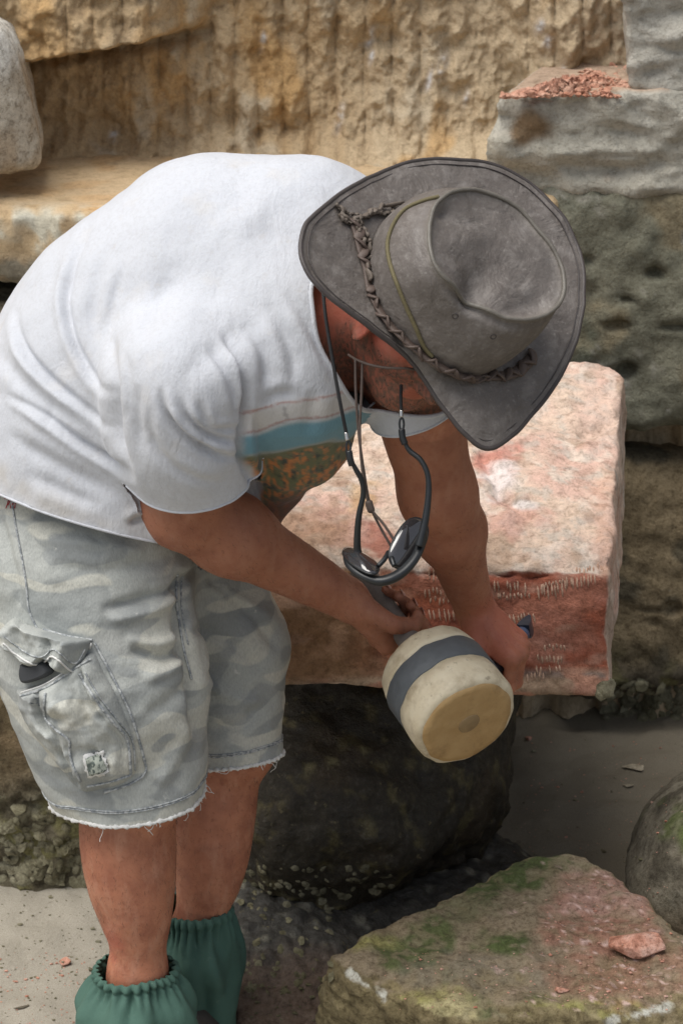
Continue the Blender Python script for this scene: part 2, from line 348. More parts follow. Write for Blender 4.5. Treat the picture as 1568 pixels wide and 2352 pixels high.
# ---- dressed grey blocks upper right ----
GREY = stone('grey_sandstone', [(.44, .42, .35), (.56, .54, .47), (.48, .45, .37)], 50, .008, grain=.55)
def rockface(P, N): return (ridged(P*np.array([.55, 1, 1.5]), 8, 4)*.016-.010+fbm(P*np.array([.6, 1, 1.3]), 20, 4)*.009)*(.25+.75*sstep(-.3, -.8, N[:, 1]))
f_ = [VY(1142, 222, 3.74), VY(1800, 200, 3.74), VY(1800, 448, 3.74), VY(1105, 446, 3.74)]; g_ = [f_[0]+np.array([.10, .28, .0]), f_[1]+np.array([.1, .4, .0]), f_[2]+np.array([.1, .4, 0]), f_[3]+np.array([.10, .28, 0])]
pl, cen, br = hexpl(f_, g_)
def sac(P, N):
    q = proj(P); c = np.tile(np.array([.46, .44, .38]), (len(P), 1)); w = sstep(60, 30, np.hypot((q[:, 0]-1215)*.9, q[:, 1]-290)+14*perlin(P*30)); c = paint(c, 0, w, (.25, .17, .095)); w2 = sstep(.2, .6, fbm(P, 14, 3)); c = paint(c, 0, w2*.6, (.42, .37, .27))
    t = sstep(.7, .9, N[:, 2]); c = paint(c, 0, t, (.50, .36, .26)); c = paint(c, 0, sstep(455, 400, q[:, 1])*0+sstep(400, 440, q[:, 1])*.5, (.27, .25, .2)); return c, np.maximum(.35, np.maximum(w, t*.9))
rock('sandstone_slab', [poly(pl, cen, br, .012)], GREY, 'long grey rock-faced sandstone slab in the upper right, with pink rubble on top', 'stone slab', h=.006, disp=rockface, colf=sac, it=1)
f_ = [VY(1428, -160, 3.755), VY(1850, -170, 3.755), VY(1850, 204, 3.755), VY(1445, 207, 3.755)]; g_ = [v+np.array([.03, .3, 0]) for v in f_]
pl, cen, br = hexpl(f_, g_)
rock('sandstone_block', [poly(pl, cen+[0, 0, .004], br, .010)], GREY, 'grey squared sandstone block standing on the slab in the top right corner', 'stone block', h=.006, disp=rockface, colf=colmix([(9, .1, .5, (.33, .31, .29), 3)], (.44, .42, .38), .4), it=1)
# pink rubble lying on the slab
CHIPM = stone('pink_rubble', [(.55, .25, .16), (.66, .36, .26), (.60, .42, .32)], 120, .003, attr=False)
def chip(seed, s=(1, 1, .5), n=9):
    rs = np.random.RandomState(seed); bm = bmesh.new()
    for _ in range(14): bm.verts.new(Vector(unit(rs.normal(size=3))*np.array(s)*rs.uniform(.75, 1)))
    bmesh.ops.convex_hull(bm, input=bm.verts); 
    for v in [v for v in bm.verts if not v.link_faces]: bm.verts.remove(v)
    bm.verts.index_update(); P = [np.array(v.co[:]) for v in bm.verts]; Q = [tuple(v.index for v in f.verts) for f in bm.faces]; bm.free(); return P, Q
rs = np.random.RandomState(11); raw = []; zt = VY(1200, 219, 3.74)[2]
lib = [chip(i, (1, .8, .6)) for i in range(12)]
for i in range(950):
    sx = rs.uniform(1150, 1445); t = rs.beta(1.2, 1.6); p = VZ(sx, 226-(226-145)*t*sstep(1140, 1440, np.array(sx)), zt)
    s = rs.choice([.003, .005, .008, .012], p=[.5, .3, .15, .05]); a = rs.uniform(0, 6.3); c_, s_ = math.cos(a), math.sin(a); P, Q = lib[rs.randint(12)]
    hp_ = .022*math.exp(-((sx-1290)/90)**2)*math.exp(-((t-.4)/.3)**2)
    if p[1] > 3.99: continue
    raw.append(([np.array([v[0]*c_-v[1]*s_, v[0]*s_+v[1]*c_, v[2]])*s+p+[0, 0, s*.3+hp_*rs.uniform(.2, 1)] for v in P], Q))
j = join_raw(raw); tag(mk('stone_rubble', j[0], j[1], CHIPM, smooth=False), 'crushed pink stone rubble scattered over the top of the grey slab', 'rubble', kind='stuff')
# ---- grey green boulder with pits ----
PITS = [(1505, 630, 22, 14, .03), (1440, 690, 16, 9, .02), (1415, 745, 30, 12, .03), (1435, 855, 26, 20, .035), (1550, 750, 40, 8, .02), (1470, 800, 10, 6, .01), (1500, 1430, 12, 10, .012), (1545, 1395, 20, 14, .02), (1490, 1400, 30, 5, .01), (1350, 600, 14, 10, .015)]
def pits(P):
    q = proj(P); d = 0
    for x_, y_, a, b_, dp in PITS: d = d-dp*np.exp(-(((q[:, 0]-x_)/a)**2+((q[:, 1]-y_)/b_)**2)**2)
    return d
GG = stone('greygreen_rock', [(.14, .145, .11), (.23, .21, .145), (.18, .165, .11)], 45, .007, spots=(40, .68, (.24, .23, .19)), grain=.7)
p1 = VY(1400, 480, 3.76); p2 = VY(1400, 985, 3.74)
rock('boulder', [box((.86, 4.02, (1.005+p2[2])/2), np.eye(3), (.55, .30, (1.03-p2[2])/2), .05), box((.42, 4.06, .78), np.eye(3), (.14, .26, .21), .05, k=.01)], GG, 'pitted grey-green boulder under the grey slab, right of the hat', 'boulder', h=.008,
     disp=lambda P, N: fbm(P, 4, 4)*.022+fbm(P, 18, 4, seed=2)*.008+pits(P), colf=colmix([(7, .1, .5, (.28, .235, .145), 3), (5, .2, .6, (.12, .14, .10), 5), (24, .4, .7, (.32, .31, .26), 7)], (.19, .19, .14), .6))
# ---- brown boulder below it ----
def oyst(P, mask): a, b_ = worley(P, 32); return mask*((b_-a)*.012+.004*fbm(P, 40, 3))
def brn(P, N):
    c = np.tile(np.array([.26, .20, .115]), (len(P), 1)); c = paint(c, 0, sstep(.1, .5, fbm(P, 6, 4)), (.15, .115, .06)); c = paint(c, 0, sstep(.2, .5, fbm(P, 9, 3, seed=4)), (.055, .05, .032))
    z = P[:, 2]; w = sstep(.17, .10, z+.03*fbm(P, 8, 2)); a, b_ = worley(P, 32); c = paint(c, 0, w, (.045, .04, .03)); c = paint(c, 0, w*sstep(.35, .12, a)*sstep(-.2, .3, fbm(P, 14, 2, seed=3)), (.36, .35, .25)); c = paint(c, 0, w*sstep(.1, .5, fbm(P, 20, 3, seed=9))*.7, (.17, .17, .05)); return c, np.full(len(P), .75)
BRN = stone('brown_rock', [(.24, .185, .105), (.33, .26, .155), (.28, .22, .14)], 45, .006, spots=(60, .70, (.20, .19, .15)))
rock('boulder', [box((.98, 4.07, .30), np.eye(3), (.60, .32, .235), .06)], BRN, 'brown boulder with oysters along its foot, right of the red carved block', 'boulder', h=.007,
     disp=lambda P, N: fbm(P, 4, 4)*.02+fbm(P, 18, 4, seed=2)*.006+pits(P)+oyst(P, sstep(.17, .10, P[:, 2])), colf=brn)
# ---- big brown boulder behind the man's legs ----
def lbr(P, N):
    c, m = brn(P, N); z = P[:, 2]; c = np.tile(np.array([.16, .105, .05]), (len(P), 1)); c = paint(c, 0, sstep(.0, .5, fbm(P, 5, 4)), (.21, .16, .085)); c = paint(c, 0, sstep(.2, .5, fbm(P, 11, 3, seed=4)), (.10, .07, .04))
    w = sstep(.26, .15, z+.04*fbm(P, 7, 2)); a, b_ = worley(P, 26); c = paint(c, 0, w, (.075, .07, .045)); c = paint(c, 0, w*sstep(.40, .15, a)*sstep(-.3, .2, fbm(P, 14, 2, seed=3)), (.34, .33, .23)); c = paint(c, 0, w*sstep(.05, .4, fbm(P, 16, 3, seed=9))*.7, (.22, .22, .07))
    c = paint(c, 0, sstep(.5, .62, z)*.8, (.10, .10, .075)); return c, np.full(len(P), .8)
rock('boulder', [ell((-.62, 3.72, .30), np.eye(3), (.62, .50, .52), k=.1), box((-.6, 3.72, .10), np.eye(3), (.60, .50, .20), .08, k=.08), box((-.8, 3.9, .62), np.eye(3), (.5, .35, .22), .08, k=.08)], BRN, 'brown oyster-crusted boulder behind the man\'s legs at the left edge', 'boulder', h=.008,
     disp=lambda P, N: fbm(P, 3.5, 4)*.03+fbm(P, 18, 4, seed=2)*.008+oyst(P, sstep(.26, .15, P[:, 2]))*1.8, colf=lbr)
# ---- dark boulder that carries the carved block ----
def dkc(P, N):
    c = np.tile(np.array([.030, .023, .012]), (len(P), 1)); c = paint(c, 0, sstep(.1, .5, fbm(P, 7, 4)), (.055, .038, .018)); c = paint(c, 0, sstep(.3, .6, fbm(P, 24, 4, seed=2)), (.11, .09, .035)); a, b_ = worley(P, 24); c = paint(c, 0, sstep(.30, .15, a)*sstep(.15, .4, fbm(P, 6, 2, seed=7)), (.22, .19, .09)); return c, np.full(len(P), .8)
def bw(P):   # overhanging underside
    return 0
rock('boulder', [ell(VY(790, 1650, 3.42), np.eye(3), (.285, .42, .20), k=.08), ell(VY(700, 1850, 3.46), np.eye(3), (.30, .40, .22), k=.1), cap(VY(840, 1790, 3.42), VY(800, 1950, 3.5), .20, .18, k=.1), ell((-.02, 3.62, .28), np.eye(3), (.34, .42, .26), k=.08)], DARKROCK, 'dark brown shadowed boulder carrying the carved red block', 'boulder', h=.008,
     disp=lambda P, N: fbm(P, 5, 4)*.022+fbm(P, 20, 4, seed=2)*.007+oyst(P, sstep(.18, .08, P[:, 2]))*1.2, colf=dkc, post=lambda p, d: np.maximum(d, p[:, 2]-(.455+.2*(p[:, 1]-3.0))))
# ---- the carved block ----
FTL, FTR, FBR, FBL = VY(560, 1290, 3.06), VY(1402, 1325, 3.03), VY(1402, 1610, 3.0), VY(560, 1582, 3.02)
BTR = VY(1434, 832, 3.60); BTL = BTR+np.array([-.80, .02, -.01]); dn = FBR-FTR
pl, cen, br = hexpl([FTL, FTR, FBR, FBL], [BTL, BTR, BTR+dn*1.15, BTL+dn*1.15])
pl.append((VY(640, 1215, 3.12), np.array([-.25, -.75, .75])))       # worn corner at the left
pl.append((VY(1425, 850, 3.56), np.array([.8, .5, .3])))
FN = np.array([0, -1., 0])
def cbd(P, N):
    fr = sstep(.45, .85, N@FN); tp = sstep(.5, .85, N[:, 2]); q = proj(P)
    d = fbm(P, 5, 4)*.010+tp*(fbm(P, 16, 4, seed=3)*.006+ridged(P, 11, 3, seed=4)*.003)+fr*(fbm(P, 12, 4, seed=6)*.006)+fbm(P, 50, 3)*.0012
    e, t, _ = pdist(q[:, :2], smoothline([(960, 1300), (1060, 1322), (1130, 1318), (1210, 1328), (1255, 1310), (1300, 1298), (1390, 1296)], 30)); d = d-.010*np.exp(-(e/14)**2)*sstep(-.4, .3, perlin(P*26)+.2)
    d -= .010*np.exp(-(pdist(q[:, :2], [(1110, 1060), (1150, 1140), (1210, 1190)])[0]/14)**2)*tp+.012*np.exp(-(pdist(q[:, :2], [(1340, 990), (1420, 960)])[0]/16)**2)*tp
    return d
def cbc(P, N):
    q = proj(P)[:, :2]; n = len(P); fd = (P-CBF[0])@CBF[1]-(P-CBT0[0])@CBT0[1]; sdp = (P-CBS[0])@CBS[1]; fr = np.maximum(sstep(-.004, .004, fd+.014*perlin(P*13)+.008*perlin(P*40)+.004*perlin(P*110)), sstep(-.012, -.006, sdp)*0); up = 1-fr
    top = np.tile(np.array([.70, .55, .44]), (n, 1)); top = paint(top, 0, sstep(-.1, .6, fbm(P, 7, 4)), (.68, .46, .38)); top = paint(top, 0, sstep(.15, .5, fbm(P, 22, 4, seed=2)), (.74, .62, .53)); top = paint(top, 0, sstep(.1, .45, fbm(P, 40, 3, seed=5))*.6, (.52, .49, .44))
    top = paint(top, 0, sstep(.35, .6, fbm(P, 13, 3, seed=12))*.6, (.36, .235, .15))
    def blob(x, y, a, b_, s=30, am=.6): return sstep(1.25, .45, np.hypot((q[:, 0]-x)/a, (q[:, 1]-y)/b_)+am*fbm(P, s, 3, seed=int(x) % 17))
    top = paint(top, 0, blob(1130, 1065, 70, 40)*.85, (.55, .21, .16)); top = paint(top, 0, blob(1180, 1190, 90, 50)*.6, (.60, .30, .24)); top = paint(top, 0, blob(1150, 1100, 46, 44), (.80, .72, .70)); top = paint(top, 0, blob(1200, 1160, 30, 12), (.85, .8, .78))
    top = paint(top, 0, blob(870, 1240, 60, 60)*.9, (.36, .11, .07)); top = paint(top, 0, blob(780, 1215, 80, 40)*.7, (.58, .33, .27)); top = paint(top, 0, blob(825, 1145, 40, 35)*.7, (.55, .34, .15)); top = paint(top, 0, blob(700, 1230, 110, 70)*.75, (.36, .21, .12)); top = paint(top, 0, blob(1380, 950, 60, 120)*.5, (.70, .50, .42)); top = paint(top, 0, blob(1390, 1210, 40, 120)*.5, (.54, .28, .2))
    f = np.tile(np.array([.27, .060, .026]), (n, 1)); f = paint(f, 0, sstep(-.1, .5, fbm(P*np.array([1, 1, 1.4]), 9, 4, seed=3)), (.37, .095, .04)); f = paint(f, 0, sstep(.2, .5, fbm(P, 26, 4, seed=7))*.7, (.17, .035, .02)); f = paint(f, 0, sstep(.38, .6, fbm(P*np.array([.6, 1, 1.6]), 12, 4, seed=8))*.4, (.48, .26, .19))
    lf = sstep(960, 800, q[:, 0]+90*fbm(P, 8, 3)); f = paint(f, 0, lf*.95, (.27, .155, .075)); f = paint(f, 0, lf*sstep(.1, .4, fbm(P, 18, 3, seed=3))*.7, (.42, .25, .15))
    st = sstep(1530, 1560, q[:, 1]+30*fbm(P*np.array([.4, 1, 1]), 9, 3)); f = paint(f, 0, st*.9, (.42, .31, .21)); f = paint(f, 0, np.exp(-((q[:, 1]-1545-.04*(q[:, 0]-1200))/9)**2)*.8*(q[:, 0] > 1150), (.19, .15, .14)); f = paint(f, 0, st*sstep(.0, .3, fbm(P*np.array([.5, 1, 1]), 30, 3, seed=4)), (.48, .24, .16))
    f = paint(f, 0, blob(985, 1560, 60, 30)*.7, (.30, .05, .03))
    f = paint(f, 0, sstep(.15, .5, fbm(P*np.array([.8, 1, 1.5]), 8, 4, seed=31))*.35*(1-lf), (.50, .25, .185)); f = paint(f, 0, sstep(.3, .6, fbm(P*np.array([.7, 1, 1.8]), 17, 4, seed=33))*.38, (.55, .36, .27))
    side = sstep(.5, .8, N[:, 0]); f = paint(f, 0, side, (.48, .37, .30))
    return top*up[:, None]+f*fr[:, None], np.full(n, .92)
CBF, CBT0, CBS = pl[0], pl[2], pl[3]
RED = stone('red_and_cream_sandstone', [(.5, .3, .2), (.55, .35, .26), (.6, .45, .35)], 60, .006, fine=190, grain=.7)
cbk = empty('carved_block', cen, 'rough sandstone block, pink-cream on top and red on its chiselled front', 'stone block')
o = adopt(rock('block_stone', [poly(pl, cen, br, .013)], RED, h=.005, disp=cbd, colf=cbc), cbk)
CBT = BVHTree.FromPolygons([v.co for v in o.data.vertices], [tuple(p.vertices) for p in o.data.polygons])
# combed chisel strokes on the front
MARKM = stone('chiselled_stone', [(.46, .28, .20), (.56, .39, .29), (.50, .33, .24)], 90, .002, attr=False)
def hit(x, y, lift=0.):
    r = ray(x, y); h = CBT.ray_cast(Vector(cO), Vector(unit(r)))
    return None if h[0] is None else np.array(h[0])-unit(r)*lift
rs = np.random.RandomState(8); mk_ = []
for x0, y0, n, dx, ln, sl, dy in ((985, 1300, 6, 9, 38, .02, 0), (975, 1350, 8, 9, 20, .1, 0), (980, 1375, 7, 10, 16, -.1, -1), (985, 1400, 6, 11, 28, .15, 0), (1135, 1335, 9, 9, 26, .05, 0), (1140, 1362, 10, 8, 15, .1, 0), (1150, 1410, 9, 9, 24, .2, 0), (1232, 1345, 9, 8, 34, .1, -1.2), (1300, 1325, 9, 8, 28, .05, -1), (1245, 1340, 9, 8, 12, .05, -2), (1322, 1303, 9, 8, 14, .1, -.5), (1235, 1505, 8, 9, 18, .05, 0), (1232, 1530, 7, 9, 20, .1, 0), (1250, 1480, 6, 9, 14, .1, 0), (1210, 1545, 5, 9, 22, 0, 0)):
    for i in range(n):
        x_ = x0+i*dx+rs.normal()*1.2; y_ = y0+dy*i+rs.normal()*2; L_ = ln*rs.uniform(.7, 1.1); pp = [hit(x_+sl*t*L_+rs.normal()*.4, y_+t*L_, .0003) for t in np.linspace(0, 1, 6)]
        if all(p is not None for p in pp) and rs.rand() > .08: mk_.append(tube(pp, [.0004, .0012, .0016, .0015, .0010, .0004], 6, ret=True))
j = join_raw(mk_); adopt(tag(mk('tool_marks', j[0], j[1], MARKM), kind='stuff'), cbk)
# ---- low mossy rock bottom right ----
MOSS = stone('mossy_rock', [(.21, .175, .12), (.29, .23, .155), (.25, .22, .14)], 50, .005, fine=240)
tl_ = VZ(725, 2190, .20); tb = VZ(1250, 1948, .225); tr = VZ(1420, 2000, .235); te = VZ(1620, 2170, .25); bl_ = VZ(770, 2228, .19); bf = VZ(1010, 2370, .20); be = VZ(1750, 2330, .23)
def pln(a, b_, tilt=0.):   # side plane through two rim points, facing outwards
    d = unit(b_-a); n = np.cross(d, [0, 0, 1.]); n = unit(n)+np.array([0, 0, tilt]); return ((a+b_)/2, n)
mc = VZ(1200, 2180, .1)
def outp(a, b_, tilt): c, n = pln(a, b_, 0); n = n if n@(c-mc) > 0 else -n; return (c, n+np.array([0, 0, tilt]))
pl = [(VZ(1150, 2150, .215), np.array([-.06, -.05, 1.])), outp(tl_, VZ(900, 2085, .22), .1), outp(VZ(900, 2085, .21), tb, .1), outp(tr, te, .15), outp(tl_, bl_+[0, 0, 0], -.1), outp(bl_, bf, .35), outp(bf, VZ(1530, 2325, .2), .3), outp(VZ(1400, 2352, .2), be, .1), (np.array([0, 0, -.05]), np.array([0, 0, -1.])), (VZ(1330, 1955, .23), np.array([.6, 1, .1])), (VZ(1750, 2200, .2), np.array([1., 0, 0]))]
def msc(P, N):
    q = proj(P)[:, :2]; n = len(P); c = np.tile(np.array([.27, .215, .14]), (n, 1)); up = sstep(.6, .85, N[:, 2])
    gate = .40+.60*sstep(-.25, .08, fbm(P, 48, 4, seed=21))
    def blob(x, y, a, b_, s=14, am=.9): return sstep(1.3, .6, np.hypot((q[:, 0]-x)/a, (q[:, 1]-y)/b_)+am*fbm(P, s, 5, seed=int(x) % 13))*up*gate
    c = paint(c, 0, sstep(0, .4, fbm(P, 9, 4)), (.24, .19, .11)); c = paint(c, 0, blob(1180, 1990, 130, 55)+blob(1100, 2010, 60, 40), (.06, .09, .018)); c = paint(c, 0, blob(950, 2170, 110, 70)*.9+blob(1160, 2170, 60, 26), (.07, .105, .022)); c = paint(c, 0, blob(1030, 2080, 110, 40)*.6, (.11, .125, .05))
    c = paint(c, 0, blob(1100, 2320, 120, 40)*.8, (.085, .11, .03)); c = paint(c, 0, (blob(800, 2165, 90, 26)+blob(950, 2310, 120, 40)+blob(1400, 2330, 160, 30)), (.31, .29, .10)); c = paint(c, 0, blob(960, 2330, 110, 34), (.46, .41, .22)); c = paint(c, 0, blob(1060, 2240, 160, 40, am=.9)*.5, (.18, .165, .125))
    c = paint(c, 0, blob(1390, 2080, 150, 100, 10)*.75, (.36, .165, .12)); c = paint(c, 0, blob(1430, 2240, 200, 70, 10, 1.)*.55, (.33, .15, .10)); c = paint(c, 0, blob(1370, 2055, 90, 50, 30, .9)*.5, (.52, .33, .28)); c = paint(c, 0, sstep(.45, .6, fbm(P, 90, 2, seed=6))*(blob(1380, 2080, 180, 120)+blob(1400, 2230, 200, 90))*.9, (.72, .52, .47))
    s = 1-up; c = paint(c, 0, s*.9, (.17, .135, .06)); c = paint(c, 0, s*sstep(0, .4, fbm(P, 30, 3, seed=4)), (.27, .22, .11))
    wh = np.minimum(np.minimum(pdist(q, [(795, 2232), (830, 2255), (880, 2290)])[0], pdist(q, [(1400, 2345), (1460, 2330), (1530, 2310)])[0]), 99); c = paint(c, 0, sstep(9, 2, wh+13*perlin(P*60)+5*perlin(P*160)), (.62, .62, .55)); return c, np.full(n, .92)
rock('mossy_rock', [poly(pl, mc, .55, .03)], MOSS, 'low flat mossy rock dusted with pink chips in the bottom right corner', 'rock', h=.0048, disp=lambda P, N: fbm(P, 5, 4)*.012+fbm(P, 22, 4, seed=2)*.006-np.maximum(0, ridged(P, 14, 3, seed=6)-.9)*.008+ridged(P, 30, 3)*.0035*sstep(.8, .4, N[:, 2]), colf=msc)
# ---- rounded boulder at the right edge ----
def rbc(P, N):
    q = proj(P)[:, :2]; c = np.tile(np.array([.19, .17, .125]), (len(P), 1)); c = paint(c, 0, sstep(.0, .5, fbm(P, 9, 4)), (.075, .065, .045)); w = sstep(1.2, .5, np.hypot((q[:, 0]-1575)/80, (q[:, 1]-1905)/60)+.6*fbm(P, 14, 3)); c = paint(c, 0, w, (.10, .14, .03)); e = sstep(.25, .05, N@(-cF))*.6; c = paint(c, 0, sstep(.2, .5, fbm(P, 20, 3, seed=3)), (.22, .20, .15)); c = paint(c, 0, sstep(2060, 2150, q[:, 1])*.6, (.13, .08, .035)); return c, np.full(len(P), .85)
rock('boulder', [ell(VY(1672, 2028, 3.06), np.array([unit([.3, .9, .1]), unit([.9, -.3, .35]), unit(np.cross([.3, .9, .1], [.9, -.3, .35]))]), (.22, .15, .17), k=.05), ell(VY(1730, 1975, 3.2), np.eye(3), (.2, .16, .15), k=.05)], MOSS, 'rounded grey-brown boulder with a green patch at the right edge', 'boulder', h=.006, disp=lambda P, N: fbm(P, 6, 4)*.014+fbm(P, 24, 4, seed=2)*.004, colf=rbc)
# ---- low shell-crusted reef between the boulder and the mossy rock ----
def rfc(P, N):
    c = np.tile(np.array([.055, .052, .045]), (len(P), 1)); a, b_ = worley(P, 30); c = paint(c, 0, sstep(.42, .18, a)*sstep(-.25, .3, fbm(P, 9, 2, seed=3)), (.25, .24, .19)); q = proj(P); c = paint(c, 0, sstep(2180, 2290, q[:, 1]+60*fbm(P, 9, 3))*.85, (.20, .135, .095)); return c, np.full(len(P), .85)
rock('reef_rock', [ell(VZ(610, 2130, .0), np.eye(3), (.20, .26, .085), k=.05), ell(VZ(900, 2060, -.01), np.eye(3), (.26, .22, .075), k=.05), ell(VZ(660, 2300, -.015), np.eye(3), (.13, .16, .055), k=.05)], DARKROCK, 'low dark reef rock crusted with limpets between the green gaiter and the mossy rock', 'rock', h=.005, disp=lambda P, N: fbm(P, 8, 4)*.010+oyst(P, 1.)*.9, colf=rfc)
# ---- shells ----
SHELL = stone('shell', [(.17, .155, .08), (.32, .30, .21), (.10, .09, .05)], 150, .002, attr=False)
def shells(name, label, n, pick, seed, sr=(.006, .014)):
    rs = np.random.RandomState(seed); bpy.context.view_layer.update(); dg = bpy.context.evaluated_depsgraph_get(); raw = []; sc = bpy.context.scene
    for _ in range(n):
        x_, y_ = pick(rs); r = ray(x_, y_); hit_, loc, nn, fi, ob, mx = sc.ray_cast(dg, Vector(cO), Vector(unit(r)))
        if not hit_: continue
        loc = np.array(loc); nn = np.array(nn); u = unit(np.cross(nn, rs.normal(size=3))); v = np.cross(nn, u); s = rs.uniform(*sr); M = 9; asp = rs.uniform(.6, 1); P = [loc+nn*s*rs.uniform(.3, .55)+u*s*.15]
        for k in (.5, 1):
            for i in range(M): a = 2*math.pi*i/M; rr = s*k*(1+.12*rs.normal()); P.append(loc+(u*math.cos(a)+v*math.sin(a)*asp)*rr+nn*s*(.25*(1-k)+.03))
        Q = [(0, 1+i, 1+(i+1) % M) for i in range(M)]+[(1+i, 1+M+i, 1+M+(i+1) % M, 1+(i+1) % M) for i in range(M)]; raw.append((P, Q))
    j = join_raw(raw); o = mk(name, j[0], j[1], SHELL); tag(o, label, 'shells', kind='stuff')
def inrect(*rects):
    def f(rs): a = rects[rs.randint(len(rects))]; return rs.uniform(a[0], a[2]), rs.uniform(a[1], a[3])
    return f
shells('oyster_shells', 'pale oyster shells crusting the foot of the brown boulder by the legs', 150, inrect((0, 1850, 230, 2030), (0, 1930, 230, 2030)), 1)
shells('oyster_shells', 'oyster shells along the foot of the brown boulder at the right', 110, inrect((1380, 1570, 1568, 1650),), 2, (.006, .016))
shells('limpet_shells', 'small limpets on the dark reef and the underside of the dark boulder', 130, inrect((520, 2060, 760, 2280), (560, 1990, 900, 2060)), 3, (.003, .008))
# ---- single chips and litter ----
PINKC = stone('pink_stone', [(.58, .24, .15), (.66, .36, .27), (.62, .45, .38)], 120, .003, attr=False); CREAM = stone('cream_stone', [(.42, .36, .26), (.5, .44, .33), (.44, .38, .28)], 120, .003, attr=False); TWIG = plain('twig_bark', (.10, .085, .06), .9, bsc=200)
def lone(name, x, y, size, mat, label, cat, seed, rot=0., group=None):
    bpy.context.view_layer.update(); dg = bpy.context.evaluated_depsgraph_get(); h = bpy.context.scene.ray_cast(dg, Vector(cO), Vector(unit(ray(x, y)))); loc = np.array(h[1])
    P, Q = chip(seed, size); c_, s_ = math.cos(rot), math.sin(rot); mz = min(v[2] for v in P)
    P = [np.array([v[0]*c_-v[1]*s_, v[0]*s_+v[1]*c_, v[2]-mz*.8]) for v in P]; o = mk(name, P, Q, mat, smooth=False); o.location = loc
    bv = o.modifiers.new('edge', 'BEVEL'); bv.width = min(size)*.12; bv.segments = 2; return tag(o, label, cat, group)
lone('stone_chip', 1465, 2185, (.052, .028, .020), PINKC, 'large wedge-shaped pink stone chip on the right of the mossy rock', 'stone chip', 21, -.1)
lone('stone_chip', 1288, 2278, (.013, .007, .005), PINKC, 'small pale pink chip near the bottom of the mossy rock', 'stone chip', 22)
lone('stone_chip', 150, 2216, (.014, .010, .008), PINKC, 'small pinkish flake on the sand left of the near gaiter', 'stone chip', 23, .5)
lone('stone_chip', 1452, 1768, (.026, .014, .006), CREAM, 'flat cream flake on the shaded sand at the right', 'stone chip', 24)
lone('stone_chip', 1442, 1806, (.014, .008, .004), CREAM, 'small brown flake on the sand just below the flat cream flake', 'stone chip', 25)
lone('stone_chip', 1212, 1700, (.008, .007, .006), PINKC, 'tiny rust pebble on the sand beside the dark boulder', 'stone chip', 26)
lone('stone_chip', 50, 2316, (.016, .004, .003), TWIG, 'short dark twig on the sand in the bottom left corner', 'twig', 27, .3).name = 'twig'
rs = np.random.RandomState(31); raw = []; dg = None
bpy.context.view_layer.update(); dg = bpy.context.evaluated_depsgraph_get()
for _ in range(620):
    x_, y_ = inrect((1180, 1700, 1568, 1960), (1250, 2020, 1560, 2300), (1250, 2020, 1560, 2300), (0, 2180, 240, 2352), (880, 2180, 1540, 2320))(rs); h = bpy.context.scene.ray_cast(dg, Vector(cO), Vector(unit(ray(x_, y_))))
    if not h[0] or h[2][2] < .5: continue
    s = rs.choice([.0012, .002, .0035], p=[.6, .32, .08]); P, Q = lib[rs.randint(12)]; raw.append(([v*s+np.array(h[1])+[0, 0, s*.3] for v in P], Q))
j = join_raw(raw); tag(mk('stone_crumbs', j[0], j[1], PINKC, smooth=False), 'tiny pink stone crumbs sprinkled over the mossy rock and the sand', 'stone crumbs', kind='stuff')
raw = []
for _ in range(480):
    x_, y_ = inrect((1150, 1700, 1568, 1990), (0, 2040, 240, 2352), (0, 2040, 240, 2352), (560, 2250, 720, 2352))(rs); h = bpy.context.scene.ray_cast(dg, Vector(cO), Vector(unit(ray(x_, y_))))
    if not h[0] or h[2][2] < .5: continue
    s = rs.choice([.0010, .0018, .003, .0055], p=[.5, .33, .14, .03]); P, Q = lib[rs.randint(12)]; raw.append(([v*s+np.array(h[1])+[0, 0, s*.3] for v in P], Q))
j = join_raw(raw); tag(mk('sand_grit', j[0], j[1], SHELL, smooth=False), 'fine shell grit and pebbles strewn over the sand', 'grit', kind='stuff')
